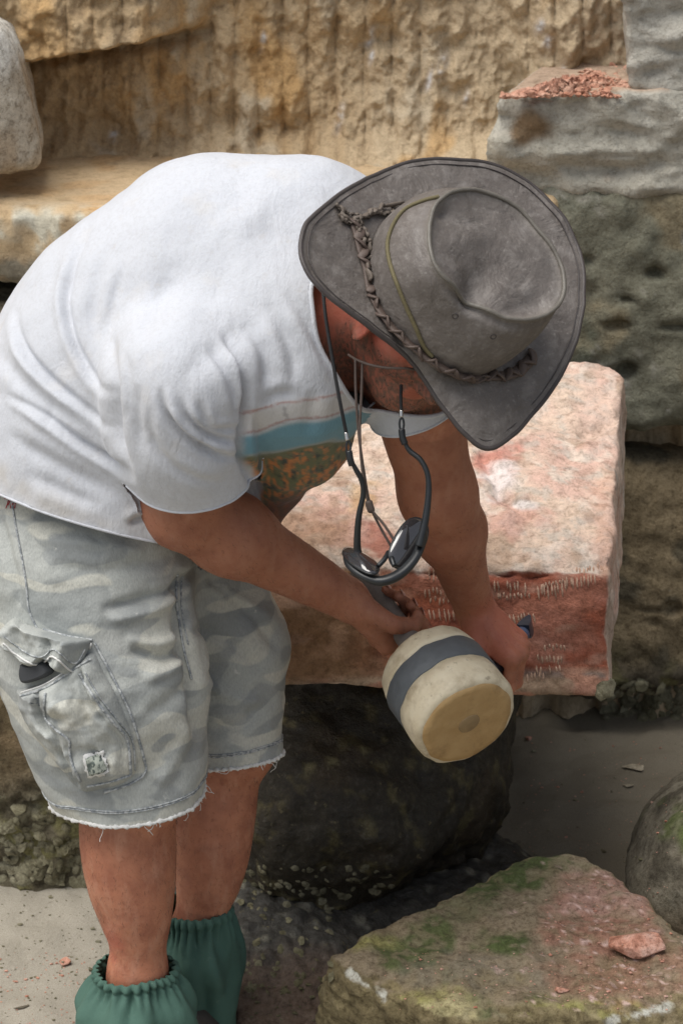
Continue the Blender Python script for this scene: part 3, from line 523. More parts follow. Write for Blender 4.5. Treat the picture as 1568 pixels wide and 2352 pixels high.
# =====================================================================
# THE MAN
# =====================================================================
def D3(r, u, b): return unit(cR*r+cU*u-cF*b)
RS = V(435, 900, 2.74); RE = V(420, 1165, 2.87); RW = V(800, 1378, 3.04)
LS = V(930, 810, 2.85); LE = V(1006, 1135, 3.0); LW = V(1088, 1395, 3.2)
RH = V(165, 1230, 2.98); RK = V(310, 1790, 3.02); RA = V(312, 2345, 3.13)
LH = V(320, 1170, 3.13); LK = V(528, 1690, 3.19); LA = V(424, 2270, 3.29)
hU = D3(.49, .41, .77); hF0 = D3(.2, -.93, .27); hR = unit(np.cross(hF0, hU)); hF = unit(np.cross(hU, hR)); HC = V(1010, 672, 2.74)
NECK0 = V(715, 700, 2.84)
def hp(f, r, u): return HC+hF*f+hR*r+hU*u
NAILS = []
def hand(W, X, Z, left, curl=(62, 85, 45), k=.006, spread=.019):
    X = unit(X); Z = unit(Z-X*(X@Z)); Y = np.cross(X, Z) if left else np.cross(Z, X)
    L = lambda a, b, c: W+X*a+Y*b+Z*c
    pr = []
    ys = [.0285, .0095, -.0095, -.0275]; kx = [.086, .089, .084, .076]; kz = [.000, .004, .002, -.004]
    ln = [(.043, .027, .021), (.047, .030, .022), (.043, .028, .021), (.034, .021, .018)]
    rr = [.0098, .0100, .0094, .0082]
    for i in range(4):
        kn = (kx[i], ys[i], kz[i])
        pr.append(cap(L(.012, ys[i]*.55, 0), L(*kn), .0155, .0100, k=.008)); pr.append(cap(L(kx[i]-.002, ys[i], kz[i]+.0015), L(kx[i]+.002, ys[i], kz[i]+.001), .0113, k=.004)); pr.append(cap(L(.035, ys[i]*.8, .012), L(kx[i]-.006, ys[i], kz[i]+.0085), .0022, .0024, k=.006))
        pr.append(cap(L(.03, ys[i]*.7, -.012), L(kx[i]-.01, ys[i]*.95, -.012), .011, .009, k=.012))
        a = 0; p = np.array(kn); r = rr[i]
        cs = [c+(i-1.5)*2 for c in curl]
        for j in range(3):
            a += R(cs[j]); q = p+np.array([math.cos(a), -.02*i if j == 0 else 0, -math.sin(a)])*ln[i][j]
            pr.append(cap(L(*p), L(*q), r*(1.04, .95, .88)[j], r*(.96, .88, .76)[j], k=.0025 if j else .004)); pr.append(cap(L(*q), L(*(q+[0, .0005, 0])), r*(1.06, .98, .74)[j], k=.002))
            if j == 2: dn_ = np.array([math.sin(a), 0, math.cos(a)]); fd_ = np.array([math.cos(a), 0, -math.sin(a)]); NAILS.append((L(*(q+dn_*r*.62+fd_*r*.15)), X*fd_[0]+Z*fd_[2], X*dn_[0]+Z*dn_[2], r))
            p = q
    T = [(.014, .02, -.010), (.047, .041, -.026), (.076, .037, -.043), (.096, .020, -.050)]
    for a, b, r1, r2 in ((0, 1, .0165, .0125), (1, 2, .0118, .0110), (2, 3, .0112, .0088)): pr.append(cap(L(*T[a]), L(*T[b]), r1, r2, k=.009 if a == 0 else .004))
    tq = np.array(T[3]); td = unit(np.array(T[3])-np.array(T[2])); tn = unit(np.array([.5, .8, .3])-td*(td@np.array([.5, .8, .3]))); w_ = lambda v: X*v[0]+Y*v[1]+Z*v[2]; NAILS.append((L(*(tq+tn*.0062+td*.001)), w_(td), w_(tn), .0105))
    return pr, L, X, Y, Z
E2 = D3
# right hand (mallet)
mD = D3(.42, -.58, .70)
e1 = unit(D3(.84, .1, -.53)-mD*(D3(.84, .1, -.53)@mD)); e2 = np.cross(e1, mD)
rX = unit(e1*.7+e2*.7); rZ = np.cross(rX, mD)
RWr = RW
rh, rL, rX, rY, rZ = hand(RWr, rX, rZ, False, curl=(55, 78, 45))
# left hand (chisel)
cD = D3(.42, .42, -.80)
lX = D3(.75, -.6, -.1); lX = unit(lX-cD*(lX@cD)); lZ = D3(.54, .58, .53)
lh, lL, lX, lY, lZ = hand(LW, lX, lZ, True, curl=(60, 86, 50))
body = []
A = body.append
# legs
for H_, K_, A_, kn in ((RH, RK, RA, D3(.9, -.05, .4)), (LH, LK, LA, D3(.9, -.05, .4))):
    A(cap(H_, K_, .060, .060, k=.05)); bk = -kn
    c1 = K_*.72+A_*.28+bk*.016; c2 = K_*.45+A_*.55+bk*.006
    A(cap(K_, K_*.2+A_*.8+kn*.006, .052, .034, k=.03))
    A(ell(c1, np.array([unit(A_-K_), kn, np.cross(unit(A_-K_), kn)]), (.125, .056, .060), k=.04))
    A(cap(K_*.2+A_*.8, A_, .034, .034, k=.03)); A(ell(K_+kn*.02, np.eye(3), (.045, .045, .05), k=.03))
    ft = unit(np.array([.3, -.95, 0])); hl = np.array([A_[0], A_[1], .048])
    A(cap(hl-ft*.02, hl+ft*.11-[0, 0, .012], .026, .020, k=.03)); A(cap(A_, hl, .034, .028, k=.02))
A(cap(RH, LH, .09, .09, k=.05)); A(cap(V(245, 1150, 3.05), V(290, 900, 2.98), .10, .13, k=.08)); A(cap(V(290, 900, 2.98), V(560, 720, 2.9), .13, .13, k=.08))
A(cap(V(520, 830, 2.84), V(830, 740, 2.9), .08, .07, k=.06))
NB0 = hp(-.035, 0, -.075)
A(cap(NECK0, NB0, .072, .062, k=.05))
# arms
A(cap(RS, RE, .062, .047, k=.04)); A(cap(RE, RE*.72+RW*.28, .047, .049, k=.03)); A(cap(RE*.72+RW*.28, RW, .048, .0285, k=.03)); A(cap(RW, rL(.03, 0, 0), .027, .022, k=.015, flat=(rZ, 1.25)))
A(cap(LS, LE, .060, .047, k=.04)); A(cap(LE, LE*.7+LW*.3, .045, .044, k=.03)); A(cap(LE*.7+LW*.3, LW, .043, .027, k=.03)); A(cap(LW, lL(.03, 0, 0), .026, .022, k=.015, flat=(lZ, 1.25)))
# head
hax = np.array([hF, hR, hU])
A(ell(hp(-.01, 0, -.01), hax, (.096, .076, .078), k=.03))
A(ell(hp(.028, 0, -.055), hax, (.062, .058, .07), k=.03))
A(cap(hp(.062, .0, -.122), hp(.062, 0, -.118), .024, k=.03)); 
for s in (1, -1):
    A(cap(hp(.06, .012*s, -.125), hp(-.002, .054*s, -.092), .020, .018, k=.025))        # jaw
    A(cap(hp(.045, .045*s, -.05), hp(.055, .03*s, -.06), .022, .02, k=.02))             # cheek
    A(cap(hp(.078, .012*s, -.015), hp(.066, .045*s, -.018), .011, .010, k=.012))        # brow
    e = hp(.077, .031*s, -.036); A((lambda p, e=e: np.linalg.norm(p-e, axis=1)-.013, e, .013, -.01))
    A(cap(hp(.071, .031*s, -.036), hp(.0711, .031*s, -.036), .0125, k=.002))            # eyeball
    # ear
    ec = hp(.016, .078*s, -.055); ea = np.array([unit(hF*.8+hR*s*.5), unit(hR*s-hF*.6), hU])
    A(ell(ec, ea, (.018, .007, .031), k=.006)); cc = ec+hR*s*.008+hF*.002
    A((lambda p, c=cc, a=ea: (np.linalg.norm(((p-c)@a.T)/np.array([.010, .007, .018]), axis=1)-1)*.007, cc, .02, -.005))
A(cap(hp(.082, 0, -.03), hp(.104, 0, -.066), .0085, .0115, k=.010)); A(cap(hp(.092, -.011, -.069), hp(.092, .011, -.069), .0085, k=.008))
A(cap(hp(.081, -.018, -.087), hp(.081, .018, -.087), .0075, k=.005)); A(cap(hp(.079, -.016, -.097), hp(.079, .016, -.097), .008, k=.005))
body += lh+rh
P, Q = mesh_sdf(body, .0032); P = relax(P, Q, 1, .4)
# skin relief: veins, tendons, soft unevenness
N = vnorm(P, Q); P = P+N*(fbm(P, 22, 3)*.0009)[:, None]
# colour: beard, reddened neck/hand, tanned arms
q = P-HC; fa, ra, ua = q@hF, q@hR, q@hU
beard = sstep(-.052, -.075, ua-.45*(fa-.03))*sstep(-.012, .012, fa+.2*(ua+.1)+.004*perlin(P*80))*(np.linalg.norm(q, axis=1) < .19)*sstep(-.175, -.15, ua)
beard *= 1-((np.abs(ua+.092) < .012)*(np.abs(ra) < .022)*(fa > .07))
hair = sstep(-.012, -.03, fa+.25*ua+.01*perlin(P*30))*sstep(-.075, -.05, ua)*(np.linalg.norm(q, axis=1) < .16)
red = np.clip(sstep(.17, .06, np.linalg.norm(P-hp(0, .03, -.06), axis=1))*.9+sstep(.06, .02, np.abs((P-lL(.045, 0, 0))@lX))*(np.linalg.norm(P-lL(.05, 0, 0), axis=1) < .08)*.5, 0, 1)
q2_ = proj(P)[:, :2]; red = np.maximum(red, .55*sstep(1.3, .3, np.hypot((q2_[:, 0]-250)/34, (q2_[:, 1]-2165)/45)+.5*perlin(P*60))*(P[:, 2] < .4)+sstep(.9, .2, np.hypot((q2_[:, 0]-243)/6, (q2_[:, 1]-2190)/16))*(P[:, 2] < .4)*.9)
red = np.clip(red, 0, 1)
b = NB('skin', .55)
n1 = b.noise(28, 4); n2 = b.noise(140, 3); n3 = b.noise(9, 3)
c = b.mix(n3, (.40, .155, .085), (.50, .215, .125)); c = b.mix(b.ramp(n1, [(.40, 0), (.66, .65)]), c, (.26, .085, .05)); c = b.mix(b.ramp(b.noise(55, 4, .6, stretch=(1, 1, .35)), [(.5, 0), (.7, .45)]), c, (.55, .30, .20))
c = b.mix(b.ramp(n2, [(.58, 0), (.75, .35)]), c, (.16, .05, .03))
c = b.mix(b.math('MULTIPLY', b.attr('tan', True), .5), c, (.25, .10, .055)); c = b.mix(b.math('MULTIPLY', b.attr('red', True), .6), c, (.50, .105, .075))
c = b.mix(b.math('MULTIPLY', b.attr('beard', True), b.ramp(b.noise(260, 3, stretch=(1, 1, .3)), [(.38, .35), (.6, 1)])), c, (.15, .085, .06))
b.col(c); b.b.inputs['Subsurface Weight'].default_value = .12; b.b.inputs['Subsurface Radius'].default_value = (.012, .004, .002); b.b.inputs['Subsurface Scale'].default_value = .5
b.rough(b.ramp(n2, [(.3, .52), (.7, .72)])); b.bump(b.noise(300, 4), .0007); b.bump(n1, .0008)
SKIN = b.m
tan = sstep(.50, .58, P[:, 2])*(np.linalg.norm(P-HC, axis=1) > .22)*sstep(.0, .03, P[:, 0]+.42)
man = empty('person', (RA[0]*.5+LA[0]*.5, RA[1]*.5+LA[1]*.5, 0), 'bent-over man in white t-shirt and faded camouflage shorts, carving the block', 'person')
def part(name, P, Q, mat, **kw): return adopt(mk(name, P, Q, mat, **kw), man)
bd = part('body', P, Q, SKIN, attrs={'tan': tan, 'red': red, 'beard': np.clip(beard, 0, 1)})
# short hair at the back of the head and beard stubble as fine strands
def strands(name, base, nrm, n, ln, r, mat, comb, seed=1, parent=None):
    rs = np.random.RandomState(seed); idx = rs.choice(len(base), n); Pp = []; Qq = []
    for i in idx:
        d = unit(nrm[i]*.5+comb+rs.normal(size=3)*.35); s = unit(np.cross(d, rs.normal(size=3))); L_ = ln*rs.uniform(.5, 1.2); p0 = base[i]+rs.normal(size=3)*.0008-nrm[i]*.001
        o = len(Pp); Pp += [p0-s*r, p0+s*r, p0+d*L_*.5+s*r*.8-nrm[i]*L_*.05, p0+d*L_*.5-s*r*.8-nrm[i]*L_*.05, p0+d*L_-nrm[i]*L_*.25]
        Qq += [(o, o+1, o+2, o+3), (o+3, o+2, o+4)]
    return adopt(mk(name, Pp, Qq, mat), man)
HAIRM = plain('hair', (.06, .042, .03), .6)
m = beard > .5
strands('beard', P[m], N[m], 1300, .005, .00035, HAIRM, -hU*.6+hF*.3, 3)
m = hair > .45
strands('hair', P[m], N[m], 4200, .016, .0004, HAIRM, -hU*.9-hF*.2, 4)
q = proj(P); lim = (q[:, 1] > 1150)*(N@(-cF) > -.2)
m = (lim > 0)*(P[:, 2] > .45); strands('arm_hair', P[m], N[m], 2600, .009, .00016, HAIRM, D3(.6, -.7, 0)*.8, 6)
m = (lim > 0)*(P[:, 2] < .45)*(q[:, 1] > 1780)*(q[:, 1] < 2260); strands('leg_hair', P[m], N[m], 2600, .009, .00015, HAIRM, np.array([0, 0, -1.1]), 7)
NAILM = plain('fingernail', (.55, .30, .24), .35)
for c_, fd_, dn_, r_ in NAILS:
    fd_ = unit(fd_); dn_ = unit(dn_); s_ = np.cross(fd_, dn_); Pn = []; M = 14
    for k_ in range(5):
        for i_ in range(M): a_ = 2*math.pi*i_/M; t_ = k_/4; Pn.append(c_+fd_*math.cos(a_)*r_*.72*t_+s_*math.sin(a_)*r_*.62*t_+dn_*(r_*.30*(1-(math.sin(a_)*t_)**2*.8)-.0004*t_))
    adopt(mk('fingernail', Pn, [(k_*M+i_, (k_+1)*M+i_, (k_+1)*M+(i_+1) % M, k_*M+(i_+1) % M) for k_ in range(4) for i_ in range(M)], NAILM), man)
EYEM = plain('eye_white', (.7, .66, .6), .25)
# ---------------- clothing materials ----------------
b = NB('shirt_cotton', .95)
wv = b.noise(420, 2, stretch=(1, 1, .5)); n = b.noise(7, 4)
c = b.mix(n, (.485, .505, .545), (.565, .585, .63)); c = b.mix(b.ramp(b.noise(16, 5), [(.60, 0), (.75, .3)]), c, (.56, .52, .46))
c = b.mix(b.attr('stain', True), c, (.44, .39, .31)); c = b.mix(b.ramp(b.noise(34, 6, .75), [(.60, 0), (.72, .28)]), c, (.42, .38, .33)); c = b.mix(b.ramp(b.noise(190, 4, .7), [(.40, .22), (.52, 0)]), c, (.40, .40, .41))
pr_ = b.attr('print'); c = b.mix(b.math('MULTIPLY', b.attr('pmask', True), .95), c, pr_)
b.col(c); b.bump(wv, .0005); b.bump(b.noise(60, 4, stretch=(1, 1, .4)), .0014); b.bump(b.noise(26, 3, .5, 1.2, stretch=(1.6, .6, .8)), .0016); b.b.inputs['Sheen Weight'].default_value = .15
b.b.inputs['Subsurface Weight'].default_value = .0
SHIRT = b.m
# ---------------- shirt ----------------
sh = []
A = sh.append
A(cap(V(225, 1185, 3.03), V(235, 980, 3.0), .195, .170, k=.05))
A(cap(V(235, 980, 3.0), V(350, 810, 2.97), .168, .172, k=.06))
A(cap(V(350, 810, 2.97), V(505, 650, 2.93), .176, .148, k=.06))
A(cap(V(505, 650, 2.93), V(690, 608, 2.92), .150, .130, k=.06))
A(cap(V(690, 615, 2.92), V(840, 630, 2.97), .122, .10, k=.05))
A(cap(V(600, 700, 2.85), V(800, 716, 2.83), .10, .080, k=.05))
A(cap(V(440, 880, 2.80), V(640, 800, 2.84), .088, .105, k=.05))
A(cap(V(640, 790, 2.84), V(880, 770, 2.89), .11, .070, k=.04))
A(cap(V(680, 860, 2.85), V(668, 1000, 2.93), .100, .070, k=.045))
A(cap(V(668, 1000, 2.93), V(645, 1090, 2.96), .070, .032, k=.035))
A(cap(V(330, 1120, 3.03), V(630, 1090, 3.03), .08, .045, k=.05))
A(cap(V(260, 1140, 3.02), V(420, 1160, 3.07), .150, .125, k=.05))
# sleeves
A(cap(V(425, 880, 2.75), V(430, 985, 2.79), .086, .086, k=.045)); A(cap(V(430, 985, 2.79), V(468, 1135, 2.86), .086, .076, k=.012))
A(cap(V(915, 780, 2.86), V(975, 985, 2.90), .07, .062, k=.02))
SLV = sh[-3:-1]; SLF = sh[-1:]; TOR = sh[:-3]
def fmin(pr, p): return np.min([f(p) for f, m, br, k in pr], 0)
folds = [   # crease, width px, depth m, side of the raised lip
 ([(217, 492), (170, 604), (150, 690), (170, 786), (217, 868), (270, 915)], 9, .0075, 1), ([(35, 703), (53, 791), (106, 862), (176, 920), (276, 997)], 9, .0085, 1), ([(12, 903), (88, 944), (194, 1020), (270, 1067), (317, 1108)], 8, .008, 1),
 ([(0, 800), (40, 860), (110, 930), (200, 985)], 16, .004, 1), ([(0, 985), (90, 1040), (200, 1100), (300, 1150)], 16, .004, -1), ([(262, 560), (232, 640), (215, 720), (222, 800)], 16, .003, 1), ([(290, 600), (262, 690), (255, 760)], 12, .003, 1),
  ([(264, 768), (262, 862), (270, 1000), (311, 1105)], 10, .009, 1), ([(293, 1208), (328, 1190), (399, 1208)], 8, .008, -1), ([(60, 1085), (150, 1130), (240, 1165)], 14, .003, 1), ([(330, 1215), (400, 1200), (440, 1215)], 8, .004, 1),
 ([(370, 885), (381, 944), (422, 997), (499, 1044), (563, 1055)], 9, .011, -1), ([(411, 909), (434, 962), (486, 1003), (551, 1014)], 8, .009, -1), ([(455, 915), (481, 979), (557, 985)], 7, .006, -1), ([(345, 930), (350, 1000), (385, 1060), (450, 1100), (530, 1110)], 12, .005, -1),
 ([(315, 880), (315, 960), (330, 1040)], 12, .004, 1), ([(292, 800), (295, 880), (300, 960)], 12, .003, 1), ([(510, 756), (546, 827), (566, 900), (560, 955)], 8, .008, 1), ([(475, 790), (510, 850), (535, 910), (548, 960)], 9, .004, 1),
 ([(545, 850), (560, 890), (564, 950), (556, 1000), (560, 1050), (580, 1100), (596, 1135)], 9, .016, 0), ([(560, 735), (600, 800), (612, 860), (608, 920)], 14, .005, 1), ([(610, 690), (650, 760), (672, 830), (676, 900)], 13, .0045, 1), ([(660, 665), (705, 740), (745, 815), (775, 860)], 12, .004, 1),
 ([(580, 940), (602, 1000), (612, 1060), (636, 1120)], 14, .005, 1), ([(720, 890), (712, 960), (690, 1040)], 16, .003, -1), ([(600, 930), (640, 905), (690, 905)], 12, .003, -1), ([(400, 872), (470, 825), (560, 755), (650, 680)], 30, .003, 1),
 ([(600, 420), (470, 500), (400, 600)], 40, .002, 1), ([(760, 430), (650, 500), (600, 580)], 34, .002, 1), ([(400, 640), (350, 720), (330, 800)], 18, .003, 1), ([(450, 560), (390, 660), (370, 760)], 26, .002, -1),
]
def shirt_mesh(prims, inset, name):
    P, Q = mesh_sdf(prims, .0034); P = relax(P, Q, 2, .5)
    N = vnorm(P, Q); pj = proj(P); px = pj[:, :2]; depth = pj[:, 2]
    nearside = (N@(-cF)) > -.25
    # broad cloth softness, then drawn folds (ridges > 0 stand proud, creases < 0 sink)
    dis = fbm(P, 7, 3)*.004+fbm(P*np.array([1, 1, .5]), 16, 3, seed=2)*.0018
    for ln, wd, am, sd_ in folds:
        L_ = smoothline(ln, 28); d, t, sg = pdist(px, L_); ds = d*sg*sd_; fade = np.clip(np.minimum(t, 1-t)*3.2, 0, 1)**1.2*nearside; wd = max(wd, 8.5)
        dis = dis+(-1.25*am*np.exp(-(d/wd)**2)+(.7*am*np.exp(-((ds-1.9*wd)/(1.3*wd))**2) if sd_ else 0))*fade
    P = P+N*(dis-inset)[:, None]; P = relax(P, Q, 1, .5)
    # print: measured on the chest in the shirt's own axes
    uax = unit(V(772, 960, 2.87)-V(560, 1008, 2.87)); vax = unit(V(690, 1150, 2.87)-V(655, 983, 2.87)); vax = unit(vax-uax*(vax@uax)); o0 = V(560, 1008, 2.87)
    uu = (P-o0)@uax; vv = (P-o0)@vax
    wob = .006*perlin(P*18)
    vv2 = vv+wob
    pc = np.tile(np.array([.68, .67, .65]), (len(P), 1)); pm = np.zeros(len(P)); gd, _, gs = pdist(px, [(585, 780), (568, 860), (558, 960), (556, 1010), (566, 1060), (592, 1110), (600, 1160)]); gapm = sstep(-6, 10, -gd*gs+8*perlin(P*25))
    front = (N@D3(.35, -.45, .8) > -.1)*gapm*(depth < 3.05)*sstep(.178, .17, uu)*(fmin(SLF, P) > fmin(TOR, P))
    def band(lo, hi, colr, a=1., soft=.003):
        nonlocal pc, pm
        m = sstep(lo-soft, lo+soft, vv2)*sstep(hi+soft, hi-soft, vv2)*front*a; pc = pc*(1-m[:, None])+np.array(colr)*m[:, None]; pm = np.maximum(pm, m)
    band(-.0265, -.023, (.32, .10, .07), .8, .001); band(-.023, -.004, (.50, .46, .40), .6); band(-.0045, -.001, (.34, .11, .07), .8, .001)
    bz = fbm(P, 40, 3)
    band(.0, .028, (.13, .29, .37), 1, .005)
    band(.026, .20, (.11, .12, .045), 1)
    m = sstep(.028, .036, vv2)*sstep(-.05, .5, fbm(P@np.stack([uax, vax, np.cross(uax, vax)], 1)*np.array([3.2, .45, 1]), 45, 3, seed=5)+.12)*front; pc = pc*(1-m[:, None])+np.array([.48, .17, .03])*m[:, None]
    m = sstep(.028, .036, vv2)*sstep(.1, .7, fbm(P@np.stack([uax, vax, np.cross(uax, vax)], 1)*np.array([3.5, .4, 1]), 45, 3, seed=8))*front; pc = pc*(1-m[:, None])+np.array([.02, .035, .02])*m[:, None]
    m = sstep(.074, .09, vv2)*front*.8; pc = pc*(1-m[:, None])+np.array([.14, .05, .025])*m[:, None]
    # small dark figures in the pale strip
    m = (np.abs(vv2+.013) < .009)*(perlin(np.stack([uu*90, vv2*10, 0*uu], 1)) > .25)*front*(uu > .05)*.7; pc = pc*(1-m[:, None])+np.array([.16, .13, .11])*m[:, None]
    hem_d, _, _ = pdist(px, smoothline([(0, 1085), (100, 1150), (250, 1222), (350, 1250), (440, 1240)], 30))
    stain = np.exp(-(hem_d/26)**2)*.45*np.clip(.5+fbm(P, 25, 3), 0, 1)+np.exp(-(pdist(px, [(310, 1195), (440, 1200)])[0]/30)**2)*.3
    return part(name, P, Q, SHIRT, attrs={'print': pc, 'pmask': np.clip(pm, 0, 1), 'stain': np.clip(stain, 0, 1)})
o = shirt_mesh(sh, 0., 'shirt')
def cut(o, co, no, sel):
    bm = bmesh.new(); bm.from_mesh(o.data); bm.verts.ensure_lookup_table()
    Pm = np.array([v.co[:] for v in bm.verts]); s = sel(Pm)
    fs = [f for f in bm.faces if any(s[v.index] for v in f.verts)]
    g = list({v for f in fs for v in f.verts})+list({e for f in fs for e in f.edges})+fs
    bmesh.ops.bisect_plane(bm, geom=g, plane_co=Vector(co), plane_no=Vector(no), clear_outer=True)
    bm.to_mesh(o.data); bm.free()
def snapcut(o, g):      # remove g < 0, rim carried exactly onto g = 0
    me = o.data; P = arrays(o); G = g(P); E = np.empty(len(me.edges)*2, np.int32); me.edges.foreach_get('vertices', E); E = E.reshape(-1, 2)
    a = np.concatenate([E[:, 0], E[:, 1]]); b_ = np.concatenate([E[:, 1], E[:, 0]]); m = (G[a] < 0) & (G[b_] >= 0); a, b_ = a[m], b_[m]; t = G[b_]/(G[b_]-G[a])
    S = np.zeros_like(P); n = np.zeros(len(P)); np.add.at(S, a, P[b_]+(P[a]-P[b_])*t[:, None]); np.add.at(n, a, 1); k = n > 0; P[k] = S[k]/n[k][:, None]
    me.vertices.foreach_set('co', P.astype(np.float32).ravel()); bm = bmesh.new(); bm.from_mesh(me); bm.verts.ensure_lookup_table()
    bmesh.ops.delete(bm, geom=[v for v in bm.verts if G[v.index] < 0 and not k[v.index]], context='VERTS')
    bm.to_mesh(me); bm.free()
def island(o):      # keep the largest connected piece
    bm = bmesh.new(); bm.from_mesh(o.data); seen = set(); best = []
    for v in bm.verts:
        if v in seen: continue
        st = [v]; seen.add(v); comp = [v]
        while st:
            for e in st.pop().link_edges:
                for u in e.verts:
                    if u not in seen: seen.add(u); st.append(u); comp.append(u)
        if len(comp) > len(best): best = comp
    bs = set(best); bmesh.ops.delete(bm, geom=[v for v in bm.verts if v not in bs], context='VERTS'); bm.to_mesh(o.data); bm.free()
def solid(o, t, off=-1.):
    md = o.modifiers.new('thick', 'SOLIDIFY'); md.thickness = t; md.offset = off; md.use_even_offset = False
def rad(c, r): return lambda P: np.linalg.norm(P-c, axis=1) < r
# neck, sleeve and hem openings
hn = unit(-.28*cR-.94*cU+.19*cF); hco = V(250, 1226, 2.83)
NCO, NNO = V(768, 735, 2.82), D3(.86, -.28, .42)
SCO, SNO = V(448, 1072, 2.83), unit(V(480, 1200, 2.90)-V(440, 985, 2.79))
FCO, FNO = V(958, 948, 2.88), unit(V(985, 1010, 2.92)-V(895, 800, 2.85))
def gneck(P):
    q = P-V(792, 722, 2.83); ax = q@NNO; rr = np.linalg.norm(q-ax[:, None]*NNO, axis=1)
    return np.maximum(-(P-NCO)@NNO, rr-.106)
lining = shirt_mesh(TOR, .004, 'shirt_lining')
for so_, full in ((o, True), (lining, False)):
    snapcut(so_, gneck)
    if full:
        snapcut(so_, lambda P: np.maximum(np.maximum(-(P-SCO)@SNO, fmin(SLV, P)-fmin(TOR, P)+.006), np.linalg.norm(P-V(465, 1140, 2.85), axis=1)-.17))
        snapcut(so_, lambda P: np.maximum(np.maximum(-(P-FCO)@FNO, fmin(SLF, P)-fmin(TOR, P)-.002), np.linalg.norm(P-V(980, 1000, 2.92), axis=1)-.14))
    snapcut(so_, lambda P: np.maximum(np.maximum(-(P-hco)@hn, (fmin(TOR, P)-fmin(SLV, P)-.006) if full else -1.), (proj(P)[:, 0]-600)*.001))
    island(so_); solid(so_, .0025)
SH = o; SHP = arrays(o)
def bvh(o): return BVHTree.FromPolygons([v.co for v in o.data.vertices], [tuple(p.vertices) for p in o.data.polygons])
def onto(tree, x, y, lift=.001, fallback=None):
    r = ray(x, y); h = tree.ray_cast(Vector(cO+r*2.0), Vector(unit(r)))
    if h[0] is None: return fallback
    n = np.array(h[1]); n = n if n@r < 0 else -n
    return np.array(h[0])+n*lift
def lay(tree, pts, n=60, lift=.001):
    out = [];
    for x, y in smoothline(pts, n):
        p = onto(tree, x, y, lift)
        if p is not None and (not out or np.linalg.norm(p-out[-1]) < .03): out.append(p)
    return out
SHT = bvh(o)
# collar ribbing: thickened ring along the cut rim
bm = bmesh.new(); bm.from_mesh(o.data)
def rims(bm):
    es = {e for e in bm.edges if e.is_boundary}; loops = []
    while es:
        e = es.pop(); a, b_ = e.verts; lp = [a, b_]
        while True:
            nx = next((x for x in lp[-1].link_edges if x in es), None)
            if nx is None: break
            es.discard(nx); lp.append(nx.other_vert(lp[-1]))
        loops.append(np.array([v.co[:] for v in lp]))
    return loops
RIM = [l for l in rims(bm) if len(l) > 25]; bm.free()
def resamp(l, n):
    s = np.concatenate([[0], np.cumsum(np.linalg.norm(np.diff(l, axis=0), axis=1))]); t = np.linspace(0, s[-1], n)
    return np.stack([np.interp(t, s, l[:, k]) for k in range(3)], 1)
def smoothloop(l, it=6):
    for _ in range(it): l = (np.roll(l, 1, 0)+2*l+np.roll(l, -1, 0))/4
    return l
for co_, no_, nm, cen_, rr_ in ((NCO, NNO, 'collar', V(800, 715, 2.82), .2), (SCO, SNO, 'sleeve_hem', V(460, 1100, 2.84), .15), (FCO, FNO, 'sleeve_hem', V(965, 950, 2.88), .12), (hco, hn, 'shirt_hem', V(230, 1150, 3.0), .4)):
    for l in RIM:
        ok = ((np.abs(gneck(l)) < .003) if nm == 'collar' else (np.abs((l-co_)@no_) < .0025)) & (np.linalg.norm(l-cen_, axis=1) < rr_)
        if ok.sum() < 20: continue
        i0 = 0 if ok.all() else int(np.where(~ok)[0][0]); l2 = np.roll(l, -i0, 0); o2 = np.roll(ok, -i0); runs = []; cur = []
        for p, f in zip(l2, o2):
            if f: cur.append(p)
            elif cur: runs.append(cur); cur = []
        if cur: runs.append(cur)
        for c_ in runs:
            if len(c_) > 14 and np.linalg.norm(np.diff(np.array(c_), axis=0), axis=1).sum() > .09:
                g = resamp(np.array(c_), 90); g[1:-1] = smoothloop(g, 3)[1:-1]
                adopt(tube(g, .0030 if nm == 'collar' else .0017, 8, nm, SHIRT), man)
# ---------------- shorts ----------------
def seg(a, b, t): return a*(1-t)+b*t
RHm = V(315, 1862, 3.02); LHm = V(533, 1765, 3.18)
so = []
A = so.append
A(cap(V(190, 1225, 3.03), V(300, 1160, 3.13), .140, .135, k=.05)); A(cap(V(210, 1100, 3.03), V(280, 1060, 3.1), .14, .13, k=.05))
A(cap(V(90, 1230, 3.08), V(160, 1180, 3.18), .11, .11, k=.05))
A(cap(V(200, 1310, 3.0), V(262, 1560, 3.0), .135, .118, k=.04)); A(cap(V(262, 1560, 3.0), V(322, 1930, 3.03), .118, .083, k=.03))
A(cap(V(150, 1480, 3.0), V(215, 1740, 3.02), .085, .075, k=.04))
A(cap(V(390, 1230, 3.14), V(522, 1480, 3.17), .100, .078, k=.03)); A(cap(V(522, 1480, 3.17), V(548, 1860, 3.2), .078, .058, k=.02))
P, Q = mesh_sdf(so, .004); P = relax(P, Q, 2, .5); N = vnorm(P, Q); pj = proj(P); px = pj[:, :2]; near = (N@(-cF)) > -.3
dis = fbm(P, 8, 3, seed=3)*.005+fbm(P, 24, 3, seed=4)*.0018+np.maximum(0, ridged(P*np.array([.6, .6, 1.4]), 9, 2, seed=3))*.003
